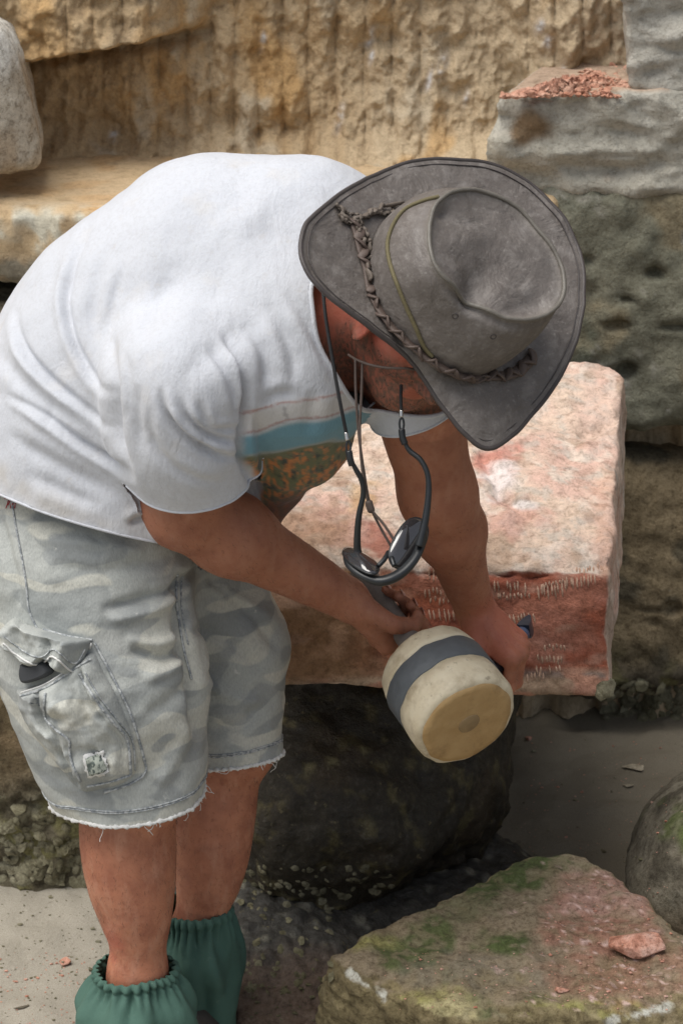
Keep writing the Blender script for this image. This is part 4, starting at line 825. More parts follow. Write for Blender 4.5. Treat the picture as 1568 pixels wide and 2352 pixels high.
sf = [([(230, 1400), (330, 1375), (400, 1350), (470, 1290)], 12, -.006), ([(250, 1425), (340, 1405), (420, 1365)], 12, .005), ([(120, 1300), (230, 1310), (350, 1290), (440, 1260)], 18, -.004),
 ([(80, 1240), (200, 1250), (330, 1270)], 16, .003), ([(300, 1490), (370, 1510), (420, 1500)], 11, -.006), ([(290, 1465), (360, 1480), (425, 1455)], 12, .005), ([(330, 1560), (390, 1540), (430, 1500)], 13, .004),
 ([(340, 1640), (400, 1600), (440, 1560)], 15, -.003), ([(360, 1800), (400, 1740), (430, 1660)], 18, .004), ([(415, 1310), (412, 1400), (420, 1480), (445, 1560), (450, 1700)], 14, -.012),
 ([(440, 1440), (520, 1470), (600, 1540)], 13, -.003), ([(460, 1340), (550, 1380), (630, 1440)], 14, .004), ([(470, 1560), (540, 1600), (620, 1620)], 14, .003), ([(480, 1680), (550, 1660), (620, 1600)], 14, -.003),
 ([(470, 1330), (560, 1400), (640, 1500)], 10, -.003), ([(0, 1180), (30, 1300), (50, 1390)], 10, -.004)]
for ln, wd, am in sf:
    d, t, _ = pdist(px, smoothline(ln, 24)); dis = dis+am*1.5*np.exp(-(d/wd)**2)*np.clip(np.minimum(t, 1-t)*6, 0, 1)**.7*near
P = P+N*dis[:, None]
b = NB('shorts_camouflage', .95)
v = b.mapv((1, 1, 2.1))
n1 = b.noise(8.5, .8, .4, .6, vec=v); n2 = b.noise(10, .8, .4, .5, stretch=(1.1, 1.1, 2.3)); n3 = b.noise(10, 3)
c = b.mix(b.ramp(n1, [(.50, 0), (.53, 1)]), (.395, .415, .395), (.275, .295, .29)); c = b.mix(b.ramp(n2, [(.56, 0), (.59, 1)]), c, (.52, .52, .46))
c = b.mix(b.ramp(b.noise(12, 1.5, stretch=(1, 1, 2)), [(.60, 0), (.63, .6)]), c, (.22, .24, .25))
c = b.mix(b.ramp(n3, [(.35, 0), (.7, .35)]), c, (.56, .57, .54))
tw = b.noise(500, 2, stretch=(1, 1, .35)); c = b.mix(b.ramp(tw, [(.35, .25), (.6, 0)]), c, (.18, .19, .19))
c = b.mix(b.ramp(b.noise(35, 5, .7), [(.66, 0), (.74, .6)]), c, (.66, .66, .62))
b.col(c); b.bump(tw, .0006); b.bump(b.noise(70, 4), .0014)
SHORTS = b.m
b = NB('shorts_seam', .95); c = b.mix(b.ramp(b.noise(190, 2), [(.4, 0), (.6, 1)]), (.22, .24, .255), (.47, .49, .49)); b.col(c); b.bump(b.noise(260, 2), .001); SEAM = b.m
b = NB('shorts_frayed_edge', .95); b.col(b.mix(b.noise(150, 3), (.55, .55, .53), (.75, .75, .74))); b.bump(b.noise(300, 2), .001); FRAY = b.m
o = part('shorts', P, Q, SHORTS)
ln_ = unit(V(545, 1900, 3.2)-V(525, 1600, 3.18)+cR*.012); cut(o, V(533, 1768, 3.12), ln_, lambda P: (proj(P)[:, 1] > 1640) & (fmin(so[3:6], P) > fmin(so[6:8], P)))
rn = unit(V(330, 1990, 3.06)-V(300, 1700, 3.0)); cut(o, V(310, 1868, 2.97), unit(rn+cU*(-.1)), lambda P: (proj(P)[:, 1] > 1650) & (fmin(so[3:6], P) < fmin(so[6:8], P)) & (np.linalg.norm(P-RHm, axis=1) < .23))
cut(o, V(200, 1060, 3.0), D3(-.1, 1, .1), lambda P: proj(P)[:, 1] < 1200)
island(o); solid(o, .003); SO = o; SOT = bvh(o)
bm = bmesh.new(); bm.from_mesh(o.data); RIMS = [l for l in rims(bm) if len(l) > 25]; bm.free()
rs = np.random.RandomState(5); Fp = []
for l in RIMS:
    c = proj(l.mean(0))
    if c[1] < 1500: continue
    g = resamp(l, 240)[:-1]; cen = g.mean(0); ax = rn if c[0] < 430 else ln_
    g2 = g-ax*.0005+rs.normal(size=g.shape)*.0007
    adopt(tube(smoothloop(g2, 1), np.array([.0017+.0012*abs(math.sin(i*1.7)+math.sin(i*.61)) for i in range(len(g2))]), 6, 'frayed_edge', FRAY, closed=True), man)
    for k, off in enumerate((.020, .0225)): 
        gg = [p for p in smoothloop(g-ax*off, 2)]; gg = np.array([np.array(SOT.find_nearest(Vector(p))[0])+unit(p-cen-ax*((p-cen)@ax))*.0008 for p in gg])
        adopt(tube(smoothloop(gg, 2), .0012, 6, 'hem_stitching', SEAM, closed=True), man)
    for k in range(26 if c[0] < 430 else 20):
        i = rs.randint(len(g)); n_ = rs.randint(5, 9); p = g[i].copy(); d = unit(ax*1.2+rs.normal(size=3)*.5+np.array([0, 0, -.6])); L_ = [p-ax*.001]; st = rs.choice([.0012, .002, .0035])
        for j in range(n_): d = unit(d+rs.normal(size=3)*.35+np.array([0, 0, -.15])); p = p+d*st; L_.append(p)
        Fp.append(tube(L_, .00045, 4, ret=True))
for pp_, qq_ in Fp: adopt(mk('loose_thread', pp_, qq_, FRAY), man)
def seamline(pts, r=.0014, mat=SEAM, name='seam', tree=None, lift=.0008, n=70):
    L_ = lay(tree or SOT, pts, n, lift)
    if len(L_) > 3: return adopt(tube(smoothline(L_, len(L_)), r, 6, name, mat), man)
seamline([(28, 1150), (42, 1230), (60, 1330), (68, 1400), (90, 1450)]); seamline([(30, 1153), (80, 1150), (140, 1160)], .002)
seamline([(407, 1320), (405, 1380), (412, 1430), (422, 1490), (440, 1560)], .0017); seamline([(418, 1325), (416, 1380), (422, 1430), (432, 1480)], .0010)
seamline([(464, 1262), (466, 1290), (455, 1305)]); seamline([(472, 1262), (474, 1292), (460, 1310)], .001)
seamline([(100, 1445), (160, 1462), (212, 1470)], .0018)
seamline([(218, 1478), (262, 1560), (300, 1640), (330, 1740), (333, 1775), (300, 1800), (240, 1820)], .0019)
# red darning by the side seam
REDT = plain('red_thread', (.35, .02, .03), .8)
dn = [tube(lay(SOT, [(18+i*4, 1128+(i % 3)*5), (22+i*4, 1148), (16+i*5, 1168-(i % 2)*8)], 8, .0015), .0007, 4, ret=True) for i in range(5)]
dn.append(tube(lay(SOT, [(12, 1145), (40, 1152)], 6, .0015), .0007, 4, ret=True))
try: q_ = join_raw(dn); adopt(mk('darning_thread', q_[0], q_[1], REDT), man)
except Exception as ex: print('darn', ex)
# cargo pocket: a pouch with its own depth
def sheet(tree, outline, puff, mat, name, nx=46, ny=56, wr=.002, lift=.002, seed=0, shape=None, top_open=False):
    O = smoothline(outline+[outline[0]], 160)[:, :2]; mn, mx = O.min(0), O.max(0)
    def inside(p):
        c = False; j = len(O)-1
        for i in range(len(O)):
            if (O[i, 1] > p[1]) != (O[j, 1] > p[1]) and p[0] < (O[j, 0]-O[i, 0])*(p[1]-O[i, 1])/(O[j, 1]-O[i, 1])+O[i, 0]: c = not c
            j = i
        return c
    # concentric rings from outline to centre: clean rim
    cen = O.mean(0); K = 22; n = len(O)-1; Pp = []; Qq = []; dv = []
    for k in range(K+1):
        s = 1-k/K
        for i in range(n):
            xy = cen+(O[i]-cen)*s; p = onto(tree, xy[0], xy[1], 0)
            Pp.append((xy[0], xy[1], np.nan if p is None else proj(p)[2]))
    Pp = np.array(Pp); z = Pp[:, 2]; bad = np.isnan(z) | (z > 3.25)
    if bad.any():
        gi = np.where(~bad)[0]
        for i in np.where(bad)[0]: dd = np.hypot(*(Pp[gi, :2]-Pp[i, :2]).T); j = gi[dd.argmin()]; z[i] = z[j]+min(dd.min(), 60)*.00045
    z = z.reshape(K+1, n)
    for _ in range(3): z = (np.roll(z, 1, 1)+2*z+np.roll(z, -1, 1))/4
    z = z.ravel()
    s = np.repeat(1-np.arange(K+1)/K, n); P3 = np.array([V(a, b_, c) for a, b_, c in zip(Pp[:, 0], Pp[:, 1], z)])
    prof = np.clip((1-s)*4.5, 0, 1)**.6
    wl = fbm(P3, 30, 3, seed=seed)*wr*2+ridged(P3, 18, 2, seed=seed)*wr
    d = lift+puff*prof+(wl*prof)
    if shape is not None: d = d+shape(Pp[:, :2], prof)
    P3 = P3-cF*d[:, None]+cR*(d*-.35)[:, None]
    Qq = [(k*n+i, k*n+(i+1) % n, (k+1)*n+(i+1) % n, (k+1)*n+i) for k in range(K) for i in range(n)]
    # skirt to the cloth
    base = len(P3); sk = P3[:n]+cF*(lift+.004); P3 = np.concatenate([P3, sk]); Qq = [(base+i, base+(i+1) % n, (i+1) % n, i) for i in range(n)]+Qq
    o = mk(name, P3, [tuple(q)[::-1] for q in Qq], mat); adopt(o, man); return o
def creases(lst):
    def f(xy, prof):
        d = 0
        for ln, wd, am in lst: dd, t, _ = pdist(xy, smoothline(ln, 16)); d = d+am*np.exp(-(dd/wd)**2)
        return d*np.clip(prof*1.2, 0, 1)
    return f
pk = sheet(SOT, [(42, 1585), (110, 1565), (180, 1520), (215, 1500), (240, 1545), (270, 1600), (305, 1690), (318, 1760), (290, 1795), (230, 1812), (190, 1815), (150, 1770), (90, 1700), (55, 1640)], .020, SHORTS, 'cargo_pocket', seed=3, wr=.003,
    shape=creases([([(70, 1640), (90, 1720), (140, 1790)], 8, -.008), ([(150, 1620), (140, 1680), (175, 1730)], 9, .008), ([(230, 1720), (265, 1760)], 8, -.006), ([(105, 1595), (112, 1650), (150, 1690), (165, 1740), (190, 1800)], 7, -.012), ([(100, 1600), (100, 1650), (135, 1690)], 8, .007), ([(200, 1540), (230, 1620), (285, 1690), (295, 1780)], 6, -.008),
                   ([(130, 1600), (170, 1640), (180, 1700)], 16, .006), ([(190, 1590), (215, 1660), (240, 1700)], 12, -.005), ([(120, 1640), (170, 1650)], 10, -.005), ([(60, 1620), (80, 1680)], 10, .006)]))
PKT = bvh(pk)
fl = sheet(SOT, [(60, 1432), (110, 1448), (165, 1462), (212, 1470), (205, 1500), (182, 1548), (160, 1545), (120, 1512), (95, 1530), (68, 1525), (30, 1495), (2, 1470), (10, 1448), (38, 1420)], .020, SHORTS, 'pocket_flap', seed=6, wr=.003, lift=.008,
    shape=creases([([(130, 1470), (135, 1515)], 8, -.010), ([(175, 1480), (160, 1530)], 9, .010), ([(60, 1450), (70, 1500)], 10, -.008), ([(30, 1450), (40, 1490)], 8, .008)]))
FLT = bvh(fl)
adopt(tube(smoothline([p for p in lay(FLT, [(8, 1478), (35, 1502), (68, 1522), (95, 1524), (122, 1508), (160, 1538), (182, 1540), (200, 1502), (208, 1478)], 60, .001)], 60), .0013, 6, 'seam', FRAY), man)
seamline([(10, 1462), (45, 1488), (75, 1506), (98, 1508), (125, 1492), (160, 1520), (178, 1520), (195, 1490)], .0010, tree=FLT)
seamline([(48, 1600), (110, 1578), (175, 1535), (208, 1515)], .0016, tree=PKT); seamline([(50, 1592), (110, 1570), (172, 1528)], .0012, FRAY, tree=PKT)
seamline([(105, 1592), (104, 1640), (120, 1668), (158, 1700), (162, 1740), (185, 1795)], .0018, tree=PKT, n=90)
seamline([(182, 1548), (215, 1600), (260, 1660), (292, 1700), (300, 1780)], .0020, tree=PKT, n=90); seamline([(195, 1545), (226, 1598), (270, 1655), (303, 1700), (310, 1770)], .0012, tree=PKT, n=90)
seamline([(300, 1780), (250, 1796), (200, 1806)], .0016, tree=PKT)
# mouth of the open pocket
b = NB('pocket_inside', 1.); b.col((.060, .064, .070)); DARKIN = b.m
sheet(SOT, [(58, 1525), (85, 1528), (112, 1520), (132, 1540), (110, 1556), (66, 1568), (55, 1550)], .010, DARKIN, 'pocket_mouth', lift=.010, wr=0)
PATCH = NB('patch_cloth', .95); PATCH.col(PATCH.mix(PATCH.ramp(PATCH.noise(130, 2, stretch=(1.6, 1, 1)), [(.45, 0), (.56, 1)]), (.09, .11, .10), (.36, .39, .34))); PATCH.bump(PATCH.noise(200, 2), .001)
def quadpatch(tree, c4, name, mat, lift, n=10, jag=0):
    rs = np.random.RandomState(2); Pp = []; c4 = np.array(c4, float)
    for j in range(n+1):
        for i in range(n+1):
            u, v = i/n, j/n; xy = (c4[0]*(1-u)+c4[1]*u)*(1-v)+(c4[3]*(1-u)+c4[2]*u)*v
            if i in (0, n) or j in (0, n): xy = xy+rs.normal(size=2)*jag
            Pp.append(onto(tree, xy[0], xy[1], lift))
    good = [p for p in Pp if p is not None]; Pp = [p if p is not None else good[0] for p in Pp]
    Qq = [(j*(n+1)+i, j*(n+1)+i+1, (j+1)*(n+1)+i+1, (j+1)*(n+1)+i) for j in range(n) for i in range(n)]
    o = adopt(mk(name, Pp, [q[::-1] for q in Qq], mat), man); solid(o, .0015, 1.); return o
quadpatch(PKT, [(190, 1735), (240, 1722), (252, 1775), (203, 1786)], 'patch_border', FRAY, .0010, jag=2.0)
quadpatch(PKT, [(197, 1742), (235, 1731), (244, 1770), (208, 1779)], 'patch', PATCH.m, .0026, jag=.8)
# ---------------- gaiters and boots ----------------
b = NB('gaiter_cloth', .85); n = b.noise(14, 4)
c = b.mix(n, (.040, .095, .072), (.075, .155, .122)); c = b.mix(b.ramp(b.noise(60, 5, .7), [(.62, 0), (.75, .5)]), c, (.16, .22, .19))
b.col(c); b.bump(b.noise(400, 2), .0004); b.bump(b.noise(45, 3), .0015); GAIT = b.m
BOOT = plain('boot_leather', (.05, .042, .036), .55, bsc=120, bd=.001); SOLE = plain('boot_sole', (.03, .03, .03), .8)
def gaiter(top, bot, rt, rb, mid, name, seed, n=160, m=50):
    rs = np.random.RandomState(seed); ax = unit(bot-top); u = unit(np.cross(ax, [0, 1, .2])); v = np.cross(ax, u); Pp = []
    ph = rs.uniform(0, 7, 8); npl = 27
    for k in range(m+1):
        t = k/m; c = top*(1-t)+bot*t
        r = rt+(mid-rt)*sstep(0, .42, t)+(rb-mid)*sstep(.6, 1, t)
        if t < .09: r = rt*(1.0+.10*math.sin(math.pi*t/.09))
        for i in range(n):
            a = 2*math.pi*i/n
            pl = math.sin(npl*a+2*math.sin(a*3+ph[0])+ph[1])*(.0034*math.exp(-((t-.10)/.10)**2)+.0013*math.exp(-t*5))+math.sin(9*a+ph[2]+t*3+math.sin(4*a+ph[5])*.8)*.0055*sstep(.03, .2, t)*(1-t)*1.3
            pl += math.sin(5*a+ph[3]+4*t)*.006*sstep(.1, .5, t)+math.sin(3*a+ph[4]-9*t)*.003*sstep(.2, .6, t)
            Pp.append(c+(u*math.cos(a)+v*math.sin(a)*1.08)*(r+pl))
    Pp = np.array(Pp); Pp = Pp+(vfb(Pp, seed))
    Qq = np.array([(k*n+i, k*n+(i+1) % n, (k+1)*n+(i+1) % n, (k+1)*n+i) for k in range(m) for i in range(n)])
    o = part(name, Pp, Qq, GAIT); solid(o, .002, 0); return o
def vfb(P, seed): return np.stack([fbm(P, 12, 3, seed=seed+j) for j in range(3)], 1)*.0035
gaiter(V(312, 2222, 3.11), V(316, 2440, 3.15), .051, .078, .079, 'gaiter', 3)
gaiter(V(447, 2078, 3.255), V(455, 2345, 3.31), .047, .058, .062, 'gaiter', 9)
def boot(A_, s):
    ft = unit(np.array([.3, -.95, 0])); sd_ = np.cross(ft, [0, 0, 1]); g = np.array([A_[0], A_[1], 0.])
    bp = [cap(g+ft*-.03+[0, 0, .045], g+ft*.04+[0, 0, .045], .042, .040, k=.03), cap(g+ft*.04+[0, 0, .04], g+ft*.15+[0, 0, .030], .040, .034, k=.03), cap(g+[0, 0, .05], g+[0, 0, .09], .04, .042, k=.03)]
    P, Q = mesh_sdf(bp, .005, post=lambda p, d: np.maximum(d, .018-p[:, 2])); P = relax(P, Q, 2)
    bo = part('boot', P, Q, BOOT)
    P, Q = mesh_sdf([cap(g+ft*-.055+[0, 0, .012], g+ft*.02+[0, 0, .012], .042, .040, k=.02), cap(g+ft*.02+[0, 0, .012], g+ft*.175+[0, 0, .012], .042, .042, k=.02)], .005, post=lambda p, d: np.maximum(d, np.abs(p[:, 2]-.012)-.010))
    P = relax(P, Q, 1); so_ = mk('sole', P, Q, SOLE); bpy.context.view_layer.update(); so_.parent = bo; so_.matrix_parent_inverse = bo.matrix_world.inverted()
boot(RA, 1); boot(LA, -1)
# =====================================================================
# HAT, TOOLS, SUNGLASSES
# =====================================================================
b = NB('hat_leather', .5)
n = b.noise(11, 5, .6); n2 = b.noise(45, 5, .65); n3 = b.noise(260, 3)
c = b.mix(n, (.090, .076, .068), (.16, .143, .130)); c = b.mix(b.ramp(n2, [(.5, 0), (.75, .55)]), c, (.27, .25, .235)); c = b.mix(b.ramp(b.noise(24, 5, .6, .5), [(.56, 0), (.7, .5)]), c, (.075, .06, .053))
c = b.mix(b.attr('wear', True), c, (.32, .295, .26))
b.col(c); b.rough(b.ramp(n2, [(.3, .46), (.7, .66)])); c = b.mix(b.ramp(b.noise(150, 5, .75), [(.56, 0), (.68, .4)]), c, (.30, .28, .26)); b.col(c); b.bump(n3, .0005); b.bump(b.noise(70, 4, .6), .0014); b.bump(b.noise(17, 4, .55, 1.5), .0045); HAT = b.m
PIPE = plain('hat_piping', (.14, .128, .11), .5, bsc=200); BIND = plain('hat_binding', (.055, .046, .044), .55, bsc=200)
BRAID = plain('braid_leather', (.095, .068, .056), .6, bsc=150, bd=.001); CORD = plain('olive_cord', (.13, .11, .055), .8, bsc=300)
hat = empty('hat', HC, 'worn grey-brown leather bush hat with a braided band, on the head of the bent man', 'hat')
Z5 = lambda L: [(604+.5137*x, 302+.5137*y) for x, y in L]
def onplane(x, y, h):     # measured outline carried onto the hat's own plane at height h above the brim
    r = ray(x, y); c = HC+hU*h; return cO+r*(((c-cO)@hU)/(r@hU))
OUT = Z5([(165, 500), (185, 430), (230, 380), (310, 305), (400, 240), (500, 190), (600, 155), (700, 130), (800, 120), (900, 125), (1000, 140), (1100, 180), (1200, 240), (1280, 315), (1350, 400), (1400, 500), (1430, 600), (1438, 700), (1430, 800), (1400, 930), (1350, 1050), (1280, 1160), (1200, 1260), (1120, 1350), (1050, 1405), (1000, 1418), (960, 1402), (920, 1368), (880, 1330), (800, 1220), (700, 1080), (600, 970), (520, 905), (450, 850), (370, 795), (300, 740), (240, 685), (190, 620), (168, 560)])
def hang(p): q = p-HC; return math.atan2(q@hR, q@hF)
NA = 240
def brimh(a): return .016*math.sin(a)**2-.020*max(0, math.cos(a))**2-.006*max(0, -math.cos(a))
ol = []
for x, y in smoothline(OUT+[OUT[0]], 300)[:-1]:
    p = onplane(x, y, 0)
    for _ in range(3): p = onplane(x, y, brimh(hang(p)))
    q = p-HC; ol.append((hang(p), math.hypot(q@hR, q@hF)))
ol.sort(); oa = np.array([a for a, _ in ol]); orr = np.array([r for _, r in ol])
def outr(a): return np.interp(a, np.concatenate([oa-2*math.pi, oa, oa+2*math.pi]), np.concatenate([orr]*3))
TOPZ = Z5([(738, 420), (760, 350), (800, 300), (860, 268), (960, 258), (1060, 290), (1150, 350), (1240, 460), (1310, 570), (1345, 680), (1335, 760), (1280, 815), (1200, 840), (1120, 830), (1040, 795), (960, 745), (880, 700), (800, 650), (752, 580), (738, 500)])
CH = .108
TC = HC+hU*CH; tl = []
pts = [onplane(x, y, CH) for x, y in smoothline(TOPZ+[TOPZ[0]], 200)[:-1]]; TCc = np.mean(pts, 0)
for p in pts: q = p-TCc; tl.append((math.atan2(q@hR, q@hF), math.hypot(q@hR, q@hF)))
tl.sort(); ta = np.array([a for a, _ in tl]); tr_ = np.array([r for _, r in tl])
def topr(a): return np.interp(a, np.concatenate([ta-2*math.pi, ta, ta+2*math.pi]), np.concatenate([tr_]*3))
def basep(a): return np.array([.112*math.cos(a), .094*math.sin(a)])
BC = HC
Pp = []; wear = []
nb = 26; ncr = 22; nt_ = 20; AA = np.linspace(-math.pi, math.pi, NA, endpoint=False)
for k in range(nb+1):        # brim from rim to crown
    t = k/nb
    for a in AA:
        bx = basep(a); ang = math.atan2(bx[1], bx[0]); ro = outr(ang); rb_ = np.hypot(*bx); r = ro*(1-t)+rb_*t; s = 1-t
        h = brimh(ang)*s**1.3
        Pp.append(HC+hF*r*math.cos(ang)+hR*r*math.sin(ang)+hU*h); wear.append(.25*sstep(.97, 1, s))
for k in range(1, ncr+1):    # crown wall
    t = k/ncr
    for a in AA:
        bx = basep(a); b0 = HC+hF*bx[0]+hR*bx[1]; ang = math.atan2(bx[1], bx[0]); rt = topr(ang); t0 = TCc+hF*rt*math.cos(ang)+hR*rt*math.sin(ang)
        p = b0*(1-t)+t0*t; out = unit(hF*math.cos(ang)+hR*math.sin(ang)); p = p+out*(.010*math.sin(math.pi*t)-.004*math.exp(-((t-.93)/.05)**2))
        Pp.append(p); wear.append(.5*sstep(.93, 1, t))
base_top = len(Pp)-NA
for k in range(1, nt_+1):    # sunken top
    s = 1-k/nt_
    for a in AA:
        bx = basep(a); ang = math.atan2(bx[1], bx[0]); rt = topr(ang)*s
        dip = -.003*(1-sstep(.93, 1, s))-.010*(1-s**2)
        p = TCc+hF*rt*math.cos(ang)+hR*rt*math.sin(ang)+hU*dip; Pp.append(p); wear.append(.35*sstep(.85, .95, s)*.5)
Pp = np.array(Pp); q = (Pp-TCc); F_, R_, U_ = q@hF, q@hR, q@hU
pin = lambda f0, r0, sf, sr, am: am*np.exp(-((F_-f0)/sf)**2-((R_-r0)/sr)**2)*sstep(-.07, -.01, U_)
pr2 = proj(Pp)[:, :2]; topm = sstep(-.05, -.02, U_)
dd = -.016*np.exp(-(np.hypot(pr2[:, 0]-1085, pr2[:, 1]-665)/38)**2)*topm-.007*np.exp(-(np.hypot(pr2[:, 0]-1018, pr2[:, 1]-492)/16)**2)*topm-.008*np.exp(-(pdist(pr2, [(1090, 690), (1160, 720), (1230, 700)])[0]/26)**2)*topm
dd += .006*np.exp(-(pdist(pr2, [(1040, 560), (1130, 540), (1220, 600)])[0]/40)**2)*topm
Pp = Pp+hU*dd[:, None]
Pp = Pp+np.stack([fbm(Pp, 9, 3, seed=j) for j in range(3)], 1)*.0026+hU*(fbm(Pp, 28, 3, seed=5)*.0011)[:, None]
rows = nb+1+ncr+nt_; Qq = np.array([(k*NA+i, k*NA+(i+1) % NA, (k+1)*NA+(i+1) % NA, (k+1)*NA+i) for k in range(rows-1) for i in range(NA)])
crown0 = nb*NA
brimP = Pp[:(nb+1)*NA]; brimQ = Qq[:nb*NA]; crP = Pp[crown0:]; crQ = Qq[nb*NA:]-crown0
def hpart(name, P, Q, mat, parent=None, **kw):
    o = mk(name, P, Q, mat, **kw); return adopt(o, parent or hat)
o = hpart('brim', brimP, brimQ, HAT, attrs={'wear': np.array(wear)[:(nb+1)*NA]}); solid(o, .003, 0)
o = hpart('crown', crP, crQ, HAT, attrs={'wear': np.array(wear)[crown0:]}); solid(o, .0025, 0)
HT = BVHTree.FromPolygons([Vector(p) for p in Pp], [tuple(int(i) for i in q) for q in Qq])
rim = Pp[:NA]; adopt(tube(rim, .0030, 8, 'brim_binding', BIND, closed=True, flat=1.), hat)
inn = Pp[:NA]*.955+HC*.045+hU*.0022; adopt(tube(inn, .0008, 5, 'brim_stitching', BIND, closed=True), hat)
topring = Pp[base_top:base_top+NA]; adopt(tube(topring+hU*.0006, .0027, 8, 'crown_piping', PIPE, closed=True), hat)
def hlay(pts, n=60, lift=.002): return lay(HT, pts, n, lift)
# olive cord round the crown
oc = hlay(Z5([(790, 300), (720, 318), (640, 355), (590, 420), (565, 500), (575, 590), (610, 690), (650, 790), (690, 880), (725, 960), (760, 1000)]), 70, .0028)
adopt(tube(oc, .0026, 6, 'crown_cord', CORD), hat)
# braided band: flat lobes leaning over each other round the crown's foot, loose at the back
bp_ = []; line = hlay(Z5([(400, 420), (425, 500), (450, 600), (500, 715), (565, 835), (640, 915), (740, 1000), (850, 1062), (970, 1095), (1090, 1090), (1170, 1045), (1215, 975)]), 90, .004)
line = np.array(line); arc = np.concatenate([[0], np.cumsum(np.linalg.norm(np.diff(line, axis=0), axis=1))]); step = .0125
rs = np.random.RandomState(4); bp_.append(tube(smoothline(list(line[::6]), 60)-hU*.001, .0078, 8, flat=.42, ret=True))
for i in range(int(arc[-1]/step)):
    s = i*step; p = np.array([np.interp(s, arc, line[:, k]) for k in range(3)]); p2 = np.array([np.interp(min(s+.004, arc[-1]), arc, line[:, k]) for k in range(3)])
    T = unit(p2-p+1e-9) if s+.004 < arc[-1] else T
    nn = np.array(HT.find_nearest(Vector(p))[1]); nn = nn if nn@cF < 0 else -nn; W = np.cross(T, nn); sd = 1 if i % 2 else -1
    a = p-W*sd*.007-T*.006+nn*.001; c_ = p+nn*.0035+T*rs.uniform(0, .003); e_ = p+W*sd*.0075+T*.009+nn*.001
    bp_.append(tube(smoothline([a, c_, e_], 9), np.array([.0032, .0045, .0055, .006, .0062, .0062, .0058, .0048, .0032])*rs.uniform(.85, 1.15), 8, flat=.38, ret=True))
j = join_raw(bp_); hpart('braided_band', j[0], j[1], BRAID)
tie = []
for ln, r_ in (([(312, 330), (340, 360), (350, 395), (400, 400), (455, 385), (480, 360), (530, 345), (600, 335), (680, 322)], .0040), ([(335, 372), (345, 400), (370, 415), (400, 412)], .0035), ([(325, 350), (350, 370), (380, 380), (430, 385)], .0022),
               ([(455, 390), (490, 372), (540, 375), (600, 365)], .0035), ([(400, 400), (410, 440), (425, 480), (440, 520)], .0048), ([(420, 400), (440, 450), (460, 510), (480, 590), (500, 660)], .0045)):
    L_ = hlay(Z5(ln), 30, .006); rs2 = np.random.RandomState(len(ln))
    if len(L_) > 4: tie.append(tube(np.array(L_)+rs2.normal(size=(len(L_), 3))*.0012, r_*(1+.25*np.sin(np.arange(len(L_))*1.9)), 7, flat=.55, ret=True))
j = join_raw(tie); hpart('band_knot', j[0], j[1], plain('loose_leather', (.13, .105, .085), .65, bsc=150, bd=.001))
for x, y in Z5([(857, 823), (1027, 915)]):
    p = onto(HT, x, y, .0008); 
    if p is not None:
        nn = np.array(HT.find_nearest(Vector(p))[1]); nn = nn if nn@cF < 0 else -nn; u_ = unit(np.cross(nn, cU)); v_ = np.cross(nn, u_)
        adopt(tube([p+(u_*math.cos(a)+v_*math.sin(a))*.0032 for a in np.linspace(0, 2*math.pi, 14)[:-1]], .0010, 6, 'eyelet', BIND, closed=True), hat)
        adopt(tube([p-nn*.001, p+nn*.0003], [.0028, .0026], 10, 'eyelet_hole', DARKIN), hat)
BT = bvh(bd)
def free(pts, n=60): return smoothline([V(*p) for p in pts], n)
adopt(tube(free([(960, 850, 2.70), (930, 846, 2.69), (890, 845, 2.69), (850, 838, 2.70), (818, 826, 2.72), (800, 815, 2.74)]), .0016, 6, 'chin_cord', BRAID), hat)
adopt(tube(free([(816, 826, 2.72), (817, 900, 2.72), (823, 990, 2.725), (835, 1080, 2.73), (850, 1160, 2.735), (875, 1215, 2.74), (908, 1272, 2.74)]), .0017, 6, 'hanging_cord', BRAID), hat)
adopt(tube(free([(832, 832, 2.715), (830, 900, 2.715), (826, 990, 2.72), (832, 1080, 2.725), (848, 1160, 2.73), (885, 1210, 2.73), (925, 1275, 2.735)]), .0017, 6, 'hanging_cord', BRAID), hat)
adopt(tube(free([(845, 1148, 2.732), (849, 1163, 2.732), (854, 1178, 2.733)], 8), [.002, .0045, .005, .005, .005, .005, .0045, .002], 8, 'cord_slide', BRAID), hat)
# ---------------- sunglasses ----------------
BLK = plain('black_plastic', (.012, .014, .016), .38); STR = plain('black_strap', (.012, .012, .013), .8); CHR = plain('clasp_metal', (.6, .58, .55), .25, metal=1.)
b = NB('dark_lens', .04); b.col((.03, .028, .03)); b.b.inputs['Coat Weight'].default_value = .8; b.b.inputs['Coat Roughness'].default_value = .02; b.b.inputs['Specular IOR Level'].default_value = .9; LENS = b.m
gl = empty('sunglasses', V(870, 1330, 2.74), 'black wraparound sunglasses hanging on a neck strap below the man\'s chin', 'sunglasses')
def gp(ln, r, name, mat, n=50, sides=8, flat=None): return adopt(tube(free(ln, n), r, sides, name, mat, flat=flat), gl)
gp([(742, 672, 2.72), (748, 730, 2.70), (764, 830, 2.69), (780, 920, 2.69), (795, 995, 2.70)], .0022, 'neck_strap', STR)
gp([(921, 885, 2.74), (920, 910, 2.73), (921, 945, 2.725)], .0022, 'neck_strap', STR)
gp([(794, 993, 2.70), (797, 1012, 2.70)], .0025, 'clasp', CHR, 6); gp([(921, 942, 2.725), (921, 958, 2.725)], .0025, 'clasp', CHR, 6)
def ringp(c, w_, h_, d): return [(c[0]+w_*math.cos(a), c[1]+h_*math.sin(a), d) for a in np.linspace(0, 2*math.pi, 17)]
gp(ringp((800, 1026), 5, 13, 2.70), .0014, 'strap_loop', BLK, 30, 6); gp(ringp((922, 974), 5, 14, 2.725), .0014, 'strap_loop', BLK, 30, 6)
